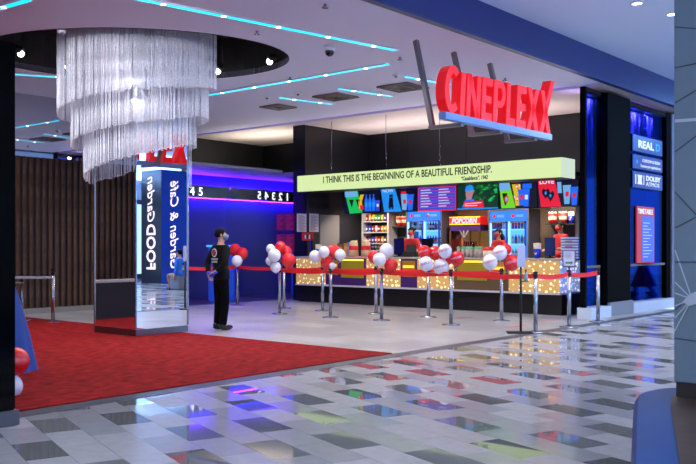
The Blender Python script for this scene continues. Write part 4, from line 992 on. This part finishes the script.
# ------------------------------------------------------------------ sign stand, sanitizer
x, y = SXY['s13']
t = thing('notice_sign', 'white notice sign with a green arrow mark on the right barrier post', 'sign', (x, y, 1.015), math.radians(25))
MB().tube((0,0,0), (0,0,.06), .015, BLACK).build('clamp', t)
MB().box((0,0,.2), (.23,.02,.30), mat('frame_grey', (90,80,110), .4), 0, .004).build('frame', t)
MB().box((0,-.012,.2), (.19,.004,.26), mat('notice_paper', (205,195,220), .5)).build('sheet', t)
MB().prism([(-.06,.11),(.03,.11),(.03,.09),(.07,.125),(.03,.16),(.03,.14),(-.06,.14)], (0,-.0145,0), (1,0,0), (0,0,1), (0,-1,0), .002, mat('green_mark', (30,150,60), .5)).build('green_arrow', t)
b = MB(); [b.box((-.02+.01*(i % 2), -.0145, .3-.022*i), (.11,.002,.006), mat('print_dark', (110,110,130), .6)) for i in range(5)]; b.build('text_lines', t)
x, y = fl(519.5, 333)
t = thing('sanitizer_stand', 'black hand sanitizer stand with a pale upright panel beside the red belt', 'stand', (x, y, 0), math.radians(35))
MB().box((0,0,.012), (.42,.28,.024), BLACKM, 0, .006).build('base_plate', t)
MB().tube((0.02,0,.024), (.02,0,1.1), .02, BLACKM, n=12).build('pole', t)
MB().box((.03,0,1.27), (.13,.07,.36), mat('panel_lilac', (190,195,225), .35), 0, .01).build('panel', t)
bt = MB().lathe([(0,0),(.035,0),(.035,.1),(.014,.12),(.014,.14),(0,.14)], (.1,-.03,.86), mat('gel_bottle', (150,200,205), .15, trans=.5), 12).build('gel_bottle', t)
MB().tube((.1,-.03,1.0), (.1,-.03,1.04), .012, BLACK).box((.1,-.05,1.045), (.02,.05,.012), BLACK).build('pump', bt)
MB().box((.08,-.02,.85), (.12,.1,.012), BLACK).build('holder', t)
# floor tape
for (a, c_, lb) in (((345,306),(358,306.6),'red floor tape before the left counter, short'),((362,309.5),(380,310.3),'red floor tape between the front and rear barrier posts, left'),((400,311),(424,312),'red floor tape before the purple counter panel'),((455,318.5),(472,318),'red floor tape left of the rightmost balloon post'),((505,327.5),(526,325.5),'red floor tape left of the sanitizer stand'),((536,321),(560,320),'red floor tape behind the notice sign post')):
    P0, P1 = fl(*a), fl(*c_); d = Vector((P1[0]-P0[0], P1[1]-P0[1], 0)); n_ = Vector((-d.y, d.x, 0)).normalized()*.035
    b = MB().prism([tuple((v)[:2]) for v in (-n_, d-n_, d+n_, n_)], (0,0,.0005), (1,0,0), (0,1,0), (0,0,1), .0015, mat('tape_red', (215,90,80), .5))
    tag(b.build('floor_tape', loc=(P0[0], P0[1], 0)), lb, 'floor tape', 'red floor tape')
# posters on the alcove mirror wall
b1 = mat('poster_dark_red', (120,20,70), .35, emit=(150,20,60), es=.12)
for a, c_, u_, v_, lb in ((276.5,284,214,230.5,'upper left'),(285.5,294,214,230.5,'upper right'),(276.5,284,234,251.5,'lower left'),(285.5,294,234,251.5,'lower right')):
    x0, x1 = aty(a, AY-.02), aty(c_, AY-.02); xm = x0; z0, z1 = zz(v_, xm, AY), zz(u_, xm, AY)
    t = thing('alcove_poster', 'dark red text poster on the blue alcove wall, %s of four' % lb, 'poster', (x0, AY-.001, z0), 0, 'four dark red posters in the alcove')
    MB().bx(0,x1-x0,-.02,0,0,z1-z0,b1).build('print', t)
    b = MB()
    for i in range(10): b.bx(.02,(x1-x0)-.03-.04*((i*3) % 4),-.022,-.02,(z1-z0)*(.07+.09*i),(z1-z0)*(.07+.09*i)+.014,mat('poster_lines', (200,60,110), .5, emit=(200,40,100), es=.15))
    b.build('text_lines', t)
# ------------------------------------------------------------------ left items
x, y = fl(22, 321); zt = zz(276.5, x, y)
t = thing('side_table', 'narrow table with pale grey top before the slat wall', 'table', (x+.0, y, 0), math.radians(40))
MB().box((.18,0,zt-.02), (.72,.5,.035), mat('table_grey', (150,150,165), .35), 0, .006).build('table_top', t)
MB().tube((.0,0,.02), (.0,0,zt-.04), .025, POST).build('leg', t); MB().lathe([(0,0.014),(.2,.014),(.2,.03),(0,.03)], (0,0,0), POST).build('foot', t)
D = 9.9; p = W((5-348)/F*D, D)
t = thing('draped_table', 'high table under a flared blue cloth behind the black entrance pillar', 'table', (p[0], p[1], .014))
b = MB(); n = 48; vs = []
prof = [(.34,0),(.30,.2),(.25,.45),(.19,.7),(.13,.9),(.09,1.0)]
for i in range(n):
    a = 2*PI*i/n
    for r, z in prof: rr = r*(1+.06*math.sin(a*8)*(1-z)); vs.append((rr*math.cos(a), rr*math.sin(a), z))
kk = len(prof); b.add(vs, [(i*kk+j, ((i+1) % n)*kk+j, ((i+1) % n)*kk+j+1, i*kk+j+1) for i in range(n) for j in range(kk-1)], mat('blue_cloth', (16,62,140), .6), True); b.build('cloth_skirt', t)
MB().lathe([(0,.98),(.2,.98),(.2,1.0),(0,1.0)], (0,0,0), BLACKM, 24).tube((0,0,0), (0,0,.98), .03, BLACKM).build('table_top', t)
t = thing('low_counter', 'dark low counter with a pale top before the slat wall, seen in the mirror column', 'counter', (-14.9, 6.2, 0), 0)
MB().bx(-.3,.3,-.9,.9,.014,.72,BLACKM).build('counter_body', t); MB().bx(-.32,.32,-.92,.92,.72,.76,mat('pale_top', (170,165,160), .4)).build('counter_top', t)
# ------------------------------------------------------------------ off-frame mall seen in the mirrors
t = thing('neon_pillar', 'square dark pillar with white neon writing FOOD Garden, seen in the mirror column', 'pillar', (4.9, 21.6, 0), 0)
EWN = emi('neon_white', (255,235,255), 1.7)
MB().box((0,0,2.2), (1.25,1.25,4.4), mat('pillar_dark', (14,14,22), .3)).build('pillar_body', t)
MB().box((-.63,0,2.2), (.01,1.23,4.36), mat('pillar_blue', (20,50,130), .3, emit=(20,60,200), es=.25)).build('blue_side', t)
# two visible faces in the reflection: local -x and -y sides
for (rot, loc_) in (((0,-PI/2,-PI/2), None),): pass
def vtext(name, s, size, face, z0, hgt, off, bold=.0, shear=0):
    o = text(name, s, size, EWN, t, (0,0,0), (0,0,0), .01, bold=bold, shear=shear)
    xs = [v.co.x for v in o.data.vertices]; k_ = hgt/(max(xs)-min(xs)); mn = min(xs)
    for v in o.data.vertices:
        u_ = (v.co.x-mn)*k_+z0; w2 = v.co.y; n_ = v.co.z
        # reading upwards: text x -> z, text y -> towards the reader's left
        if face == 'A': v.co = (-.64-n_-.01, .0+w2+off, u_)      # face -x, reader looks +x, left is +y
        else: v.co = (-w2-off, -.63-n_-.01, u_)                  # face -y, reader looks +y, left is -x
    return o
vtext('lettering', 'FOOD', .75, 'B', .55, 1.75, -.25, .012); vtext('lettering', 'Garden', .6, 'B', 2.4, 1.75, -.2, .0, .3)
vtext('lettering', 'Garden & Caf\u00e9', .55, 'A', .6, 3.4, -.2, .0, .3)
b = MB().bx(7.5, 7.6, 2, 34, 0, ZM, mat('far_wall', (120,140,170), .6)); struct('wall_mall', b, 'shop wall across the mall')
for i, yy in enumerate((6, 11.5, 17, 22.5, 28)):
    t = thing('shop_window', 'unseen shop window across the mall, glow raised to brighten mall and reflections', 'shop window', (7.48, yy, 0), 0, 'lit shop windows across the mall')
    MB().bx(-.04,0,-2.2,2.2,.1,3.4,mat('shop_frame', (30,34,46), .4)).build('frame', t)
    MB().bx(-.06,-.04,-2.1,2.1,.3,3.2,emi('shop_light', [(150,190,255),(60,130,255)][i % 2], 2.5)).build('pane', t)  # unseen panes, glow strengthened to brighten the mall and its reflections
# ------------------------------------------------------------------ people
def skin_mesh(name, verts, edges, radii, m, parent, root=0, sub=2, mats=None):
    me = bpy.data.meshes.new(name); me.from_pydata(verts, edges, [])
    o = bpy.data.objects.new(name, me); C.objects.link(o)
    bpy.context.view_layer.objects.active = o
    md = o.modifiers.new('s', 'SKIN'); md.use_smooth_shade = True
    sv = me.skin_vertices[0].data
    for i, r in enumerate(radii):
        sv[i].radius = r if isinstance(r, tuple) else (r, r); sv[i].use_root = (i == root)
    s2 = o.modifiers.new('u', 'SUBSURF'); s2.levels = sub; s2.render_levels = sub
    bpy.context.view_layer.update()
    nm = bpy.data.meshes.new_from_object(o.evaluated_get(bpy.context.evaluated_depsgraph_get()))
    bpy.data.objects.remove(o); nm.materials.clear(); nm.materials.append(m)
    for p in nm.polygons: p.use_smooth = True
    r = bpy.data.objects.new(name, nm); C.objects.link(r); r.parent = parent; return r
def lerp(a, b, f): return tuple(a[i]+(b[i]-a[i])*f for i in range(3))
def person(loc, rz, H, label, pose, top, legs, hair=HAIRM, mask=None, glove=None, skirt=None, long_hair=False, shoe=BLACK, head_turn=0, seated=False, bare=False):
    s = H/1.75
    t = thing('person', label, 'person', loc, rz); 
    J = {}
    dz = -.42 if seated else 0
    J['pel'] = (0,0,.95+dz); J['sp'] = (0,.01,1.13+dz); J['ch'] = (0,.0,1.32+dz); J['nb'] = (0,.01,1.47+dz); J['nk'] = (0,0,1.54+dz)
    for k_, sd in (('L',1),('R',-1)):
        J['hip'+k_] = (.09*sd,0,.90+dz)
        if seated: J['kn'+k_] = (.11*sd,-.42,.50); J['an'+k_] = (.11*sd,-.40+.1*(sd < 0),.09)
        else: J['kn'+k_] = (.1*sd,-.02,.49); J['an'+k_] = (.1*sd+.0,.02,.09)
        if pose.get('walk'): J['kn'+k_] = (.09*sd,-.12*sd-.03,.5); J['an'+k_] = (.09*sd,-.25*sd+.06,.1)
        J['sh'+k_] = (.175*sd,.01,1.42+dz)
        el, wr, fd = pose[k_]
        J['el'+k_] = (el[0]*sd, el[1], el[2]+dz); J['wr'+k_] = (wr[0]*sd, wr[1], wr[2]+dz)
    def sc(p): return (p[0]*s, p[1]*s, p[2]*s)
    def chain(defs, root=0):
        V, E, Rr = [], [], []; idx = {}
        for nm, p, r, par in defs:
            idx[nm] = len(V); V.append(sc(p)); Rr.append((r[0]*s, r[1]*s) if isinstance(r, tuple) else r*s)
            if par is not None: E.append((idx[par], idx[nm]))
        return V, E, Rr
    hp = (0,-.015,1.645+dz)
    d = [('pel',J['pel'],(.12,.09),None),('sp',J['sp'],(.11,.085),'pel'),('ch',J['ch'],(.15,.105),'sp'),('nb',J['nb'],.062,'ch'),('nk',J['nk'],.053,'nb'),
         ('jaw',(0,-.025,1.58+dz),(.058,.07),'nk'),('head',(0,-.01,1.66+dz),(.077,.095),'jaw'),('crown',(0,0,1.715+dz),(.06,.072),'head')]
    for k_, sd in (('L',1),('R',-1)):
        d += [('hip'+k_,J['hip'+k_],.09,'pel'),('kn'+k_,J['kn'+k_],.058,'hip'+k_),('an'+k_,J['an'+k_],.04,'kn'+k_),('toe'+k_,(J['an'+k_][0],J['an'+k_][1]-.15,.04),(.04,.03),'an'+k_),
              ('sh'+k_,J['sh'+k_],.055,'ch'),('el'+k_,J['el'+k_],.042,'sh'+k_),('wr'+k_,J['wr'+k_],.028,'el'+k_)]
        e, wv, fd = pose[k_]; f = Vector(fd); f.x *= sd; f.normalize(); Wv = Vector(J['wr'+k_]); pl = Wv+f*.075
        sv = f.cross(Vector((0,0,1)) if abs(f.z) < .8 else Vector((0,1,0))).normalized(); up = f.cross(sv).normalized()
        d.append(('pa'+k_,tuple(pl),(.036,.018),'wr'+k_))
        for fi, (o_, ln) in enumerate(((-.03,.07),(-.01,.08),(.011,.075),(.03,.058))):
            q1 = pl+sv*o_+f*.035; q2 = q1+f*ln*.5+up*.01; q3 = q2+f*ln*.35+up*.028
            d += [('f%d'%fi+k_,tuple(q1),.0095,'pa'+k_),('g%d'%fi+k_,tuple(q2),.009,'f%d'%fi+k_),('h%d'%fi+k_,tuple(q3),.0075,'g%d'%fi+k_)]
        q1 = Wv+f*.03-sv*.035; q2 = q1+f*.035-sv*.02; q3 = q2+f*.03+up*.01
        d += [('t1'+k_,tuple(q1),.012,'wr'+k_),('t2'+k_,tuple(q2),.011,'t1'+k_),('t3'+k_,tuple(q3),.009,'t2'+k_)]
    V, E, Rr = chain(d); skin_mesh('body', V, E, Rr, SKIN, t, 0, 2)
    # clothes
    g = .014
    d = [('pel',(0,.0,J['pel'][2]-.02),(.168,.135),None),('sp',J['sp'],(.142+g,.118),'pel'),('ch',J['ch'],(.165+g,.125),'sp'),('nb',lerp(J['ch'],J['nb'],1.05),.07,'ch')]
    for k_ in 'LR':
        d += [('sh'+k_,J['sh'+k_],.082,'ch'),('el'+k_,J['el'+k_],.058,'sh'+k_)]
        d += [('wr'+k_,lerp(J['el'+k_],J['wr'+k_],.25 if bare else .93),.05 if bare else .042,'el'+k_)]
    V, E, Rr = chain(d); skin_mesh('jacket' if not bare else 'shirt', V, E, Rr, top, t, 0, 2)
    if skirt:
        b = MB(); n = 32; vs = []; pr = [(.15,1.0),(.19,.85),(.30,.6),(.42,.32)]
        for i in range(n):
            a = 2*PI*i/n
            for r, z in pr: r2 = r*(1+.08*math.sin(a*7)*(1-z)); vs.append((r2*math.cos(a)*s, r2*math.sin(a)*s*.85, z*s))
        b.add(vs, [(i*4+j, ((i+1) % n)*4+j, ((i+1) % n)*4+j+1, i*4+j+1) for i in range(n) for j in range(3)], skirt, True); b.build('skirt', t)
    else:
        d = [('wst',(0,0,J['pel'][2]+.09),(.135,.105),None),('pel',(0,0,J['pel'][2]-.03),(.15,.12),'wst')]
        for k_ in 'LR': d += [('hip'+k_,(J['hip'+k_][0],0,J['hip'+k_][2]-.06),.095,'pel'),('kn'+k_,J['kn'+k_],.08,'hip'+k_),('an'+k_,lerp(J['kn'+k_],J['an'+k_],1.06),.062,'kn'+k_)]
        V, E, Rr = chain(d); skin_mesh('trousers', V, E, Rr, legs, t, 0, 2)
    zb0 = J['pel'][2]
    MB().lathe([(.155,zb0-.07),(.172,zb0-.06),(.168,zb0+.08),(.15,zb0+.16),(.12,zb0+.17)], (0,.0,0), top, 28, True, s, s*.8).build('jacket_hem' if not bare else 'shirt_hem', t).scale = (1,1,s)
    for k_ in 'LR':
        a = J['an'+k_]; b = MB()
        b.ball((a[0]*s,(a[1]-.06)*s,.05*s), (.05*s,.14*s,.05*s), shoe, 14, 8); b.ball((a[0]*s,(a[1]+.02)*s,.08*s), (.047*s,.055*s,.06*s), shoe, 12, 8); b.build('shoe', t)
    # head details
    hd = thing_e('h', t, (0,0,0)) if False else None
    cz = (1.66+dz)*s; R_ = lambda x, y, z: (x*math.cos(head_turn)-y*math.sin(head_turn), x*math.sin(head_turn)+y*math.cos(head_turn), z)
    def hb(x, y, z): p = R_(x*s, y*s, 0); return (p[0], p[1]-.01*s, cz+z*s)
    b = MB(); vs = []; n = 20; kq = 10
    for j in range(kq+1):
        tt = PI*.68*j/kq
        for i in range(n):
            a = 2*PI*i/n; xx = .092*math.sin(tt)*math.cos(a); yy = .112*math.sin(tt)*math.sin(a); zc = .105*math.cos(tt)+.012
            if yy < -.03 and zc < .045: zc = .045; yy = max(yy, -.088)
            vs.append(hb(xx, yy+.012, zc))
    b.add(vs, [(j*n+i, j*n+(i+1) % n, (j+1)*n+(i+1) % n, (j+1)*n+i) for j in range(kq) for i in range(n)], hair, True)
    if long_hair:
        for sx_ in (-1, 0, 1):
            p = hb(.055*sx_, .06, -.02); q = hb(.06*sx_, .09, -.2); b.tube(p, q, .05*s, hair, .03*s)
    b.build('hair', t)
    b = MB()
    for sx_ in (-1, 1): b.ball(hb(.032*sx_, -.088, .005), .011*s, WHITE, 8, 6); b.ball(hb(.032*sx_, -.097, .005), .006*s, HAIRM, 8, 6)
    b.build('eyes', t)
    b = MB(); b.ball(hb(0, -.108, -.022), (.013*s,.018*s,.024*s), SKIN, 8, 6); b.build('nose', t)
    b = MB(); b.ball(hb(0, -.092, -.06), (.024*s,.01*s,.007*s), mat('lips', (170,80,80), .5), 8, 6); b.build('mouth', t)
    b = MB()
    for sx_ in (-1, 1): b.ball(hb(.084*sx_, .005, -.01), (.012*s,.02*s,.032*s), SKIN, 8, 6)
    b.build('ears', t)
    if mask:
        b = MB(); b.ball(hb(0, -.055, -.05), (.066*s,.066*s,.052*s), mask, 14, 8)
        for sx_ in (-1, 1): b.tube(hb(.055*sx_, -.07, -.03), hb(.084*sx_, .0, -.01), .003*s, mask, n=5)
        b.build('face_mask', t)
    if glove:
        for k_ in 'LR':
            e, wv, fd = pose[k_]; sd = 1 if k_ == 'L' else -1; f = Vector(fd); f.x *= sd; f.normalize(); p = Vector(J['wr'+k_])
            b = MB(); q = p+f*.09; b.tube((p-f*.02)*s, (p+f*.02)*s, .034*s, glove, .036*s); b.ball(tuple((p+f*.075)*s), (.042*s,.036*s,.05*s), glove, 12, 8)
            sv = f.cross(Vector((0,1,0))).normalized()
            for o_ in (-.027,-.009,.009,.027): b.tube((p+f*.1+sv*o_)*s, (p+f*.165+sv*o_)*s, .0115*s, glove, .009*s, 8)
            b.tube((p+f*.04-sv*.03)*s, (p+f*.09-sv*.06)*s, .013*s, glove, .01*s, 8)
            b.build('glove', t)
    return t, s
GLV = mat('blue_glove', (50,80,220), .4)
behind = {'L': ((.27,.10,1.16),(.10,.19,.98),(-.8,.15,-.5)), 'R': ((.27,.10,1.16),(.09,.17,1.02),(-.8,.3,-.4))}
work = {'L': ((.23,-.03,1.17),(.16,-.24,1.15),(-.3,-.9,-.1)), 'R': ((.23,-.03,1.17),(.16,-.24,1.15),(-.3,-.9,-.1))}
down = {'L': ((.22,.03,1.15),(.23,-.02,.90),(0,-.1,-1)), 'R': ((.22,.03,1.15),(.23,-.02,.90),(0,-.1,-1))}
gx, gy = fl(221, 330)
JK = mat('guard_jacket', (14,14,18), .85, spec=.2)
t, s = person((gx, gy, 0), math.radians(172), 1.72, 'security guard in black jacket and trousers standing with gloved hands behind the back', behind, JK, mat('guard_trousers', (5,5,7), .9, spec=.1), glove=GLV, mask=mat('mask_blue', (90,110,150), .6), head_turn=math.radians(-35))
EMW = mat('emblem_white', (215,215,220), .6); EMR = mat('emblem_red', (190,50,60), .6)
y0 = .123*s
b = MB(); c_ = (0, y0+.012, 1.345*s)
b.tube((c_[0],c_[1],c_[2]), (c_[0],c_[1]+.006,c_[2]), .073, EMW, n=24, smooth=False); b.tube((c_[0],c_[1]+.006,c_[2]), (c_[0],c_[1]+.009,c_[2]), .055, JK, n=24, smooth=False)
b.prism([(-.025,-.04),(.03,-.03),(.02,.01),(.035,.03),(0,.045),(-.03,.02)], (c_[0],c_[1]+.009,c_[2]), (-1,0,0), (0,0,1), (0,1,0), .003, EMR)
b.build('back_emblem', t)
b = MB()
for r_, (zz_, wd) in enumerate(((1.235,.2),(1.19,.17))):
    n = 9; 
    for i in range(n): b.box((-wd/2+wd*(i+.5)/n, y0+.012, zz_*s), (wd/n*.62, .006, .028 if i % 3 else .034), mat('print_pale', (170,172,180), .6))
b.build('back_print', t)
SR = SHIRTR
for px, hy, y, H, rz, lab, lh in ((411.5,227.5,17.65,1.66,.1,'counter worker in red shirt and red face mask at the middle till',False),(498.5,229,17.6,1.66,-.35,'counter worker with long dark hair, red shirt and red face mask before the right fridge',True),(560.5,221.5,18.15,1.75,-.5,'counter worker with short dark hair and red mask at the right end of the counter',False)):
    x = aty(px, y); top = zz(hy, x, y)
    person((x, y, .2), rz, top-.2-.015, lab, work, SR, CLOTHB, mask=mat('mask_red', (215,30,40), .6), long_hair=lh, bare=True)
# people elsewhere in the mall, seen in reflections
person((.25, 18.6, 0), math.radians(80), 1.72, 'person in blue jacket and tan trousers sitting in the mall, seen in the mirror column', down, mat('jacket_blue', (30,110,210), .6), mat('tan', (150,115,85), .7), seated=True)
t = thing('cube_stool', 'small grey cube seat under the person in the blue jacket', 'stool', (.33, 18.6, 0), math.radians(80)); MB().box((0,.02,.23),(.42,.42,.42),mat('stool_grey', (120,124,135), .6),0,.02).build('seat', t)
person((-5.6, 24.2, 0), 1.0, 1.7, 'person in a long red dress walking past, seen in the glass front', {**down, 'walk':1}, mat('dress_red', (190,24,34), .7), None, skirt=MATS['dress_red'])
person((-5.0, 25.6, 0), 1.2, 1.7, 'person in dark clothes walking past, seen in the glass front', {**down, 'walk':1}, CLOTHB, mat('grey_trousers', (40,42,60), .7))
t = thing('cafe_table', 'small high table beside the neon pillar, seen in the mirror column', 'table', (2.6, 17.9, 0))
MB().lathe([(0,1.0),(.35,1.0),(.35,1.03),(0,1.03)], (0,0,0), mat('teal_top', (60,150,160), .4), 24).build('table_top', t); MB().tube((0,0,.02), (0,0,1.0), .03, BLACK).build('pole', t)
b = MB(); [b.tube((0,0,.05), (.3*math.cos(a), .3*math.sin(a), .02), .02, BLACK) for a in (0,1.57,3.14,4.71)]; b.build('foot', t)
# ------------------------------------------------------------------ lights, world, camera
def area(name, loc, rot, sx_, sy_, e, col):
    ld = bpy.data.lights.new(name, 'AREA'); ld.shape = 'RECTANGLE'; ld.size = sx_; ld.size_y = sy_; ld.energy = e; ld.color = col
    o = bpy.data.objects.new(name, ld); C.objects.link(o); o.location = loc; o.rotation_euler = rot; return o
def spot(loc, tgt, e, col, ang=90):
    ld = bpy.data.lights.new('sp', 'SPOT'); ld.energy = e; ld.color = col; ld.spot_size = math.radians(ang); ld.spot_blend = .7; ld.shadow_soft_size = .05
    o = bpy.data.objects.new('spot_light', ld); C.objects.link(o); o.location = loc; o.rotation_euler = (Vector(tgt)-Vector(loc)).to_track_quat('-Z','Y').to_euler(); return o
for x in (-14.6,-13.1,-11.6,-10.1,-8.9):
    spot((x, 18.0, 2.93), (x, 18.6, 0), 210, (1,.85,.7), 130)
for x in (-14.8,-13.2,-11.6,-10,-8.6): spot((x, 15.4, ZC-.05), (x, 16.6, .6), 25, (1,.9,.85), 60)
area('mall_ceiling_fill', (7.3, 16, 4.3), (0, math.radians(205), 0), .3, 44, 5200, (.55,.75,1))  # added unseen fill aimed up to brighten the mall ceiling
area('curtain_fill', (FX-.11, 19.2, ZC-.2), (0, math.radians(45), 0), .05, 2.2, 110, (.45,.35,1))  # added fill behind the glass so the curtain shows
area('curtain_fill', (FX-.11, 16.85, ZC-.2), (0, math.radians(45), 0), .05, .5, 32, (.45,.35,1))  # same added curtain fill for the narrow pane
spot((-4.5, 25, 4.9), (-7, 21, 4), 260, (.2,.5,1), 90)  # added blue spot washing the far end of the fascia
area('rear_ceiling_fill', (-12, 18.3, 3.1), (PI, 0, 0), 6.5, .15, 150, (1,.86,.9))  # added hidden fill above the canopy, brightens the rear ceiling
area('rear_ceiling_fill', (-17.8, 17.6, 3.55), (PI, 0, 0), 2.5, .15, 60, (1,.88,.8))  # second added fill, above the alcove soffit
for p_ in (W(-1.2, 9.2), W(-5.6, 10.5), W(-3.6, 8.5)): spot((p_[0], p_[1], ZC-.05), (-11.9, 8.8, 3.6), 170, (.93,.93,1), 38)  # added spots without fixtures to brighten the chandelier
w = bpy.data.worlds.new('World'); SC.world = w; w.use_nodes = True
bg = w.node_tree.nodes['Background']; bg.inputs[0].default_value = (.50,.62,.95,1); bg.inputs[1].default_value = 1.8
cam = bpy.data.cameras.new('Camera'); co = bpy.data.objects.new('Camera', cam); C.objects.link(co)
co.location = (0,0,EYE); co.rotation_euler = (PI/2, 0, math.radians(40)); cam.sensor_width = 36; cam.lens = F/696*36; cam.shift_y = (HZ-232)/696; cam.clip_end = 200; cam.clip_start = .05
SC.camera = co
SC.view_settings.view_transform = 'Standard'; SC.view_settings.look = 'None'; SC.view_settings.gamma = 1; SC.view_settings.exposure = 0
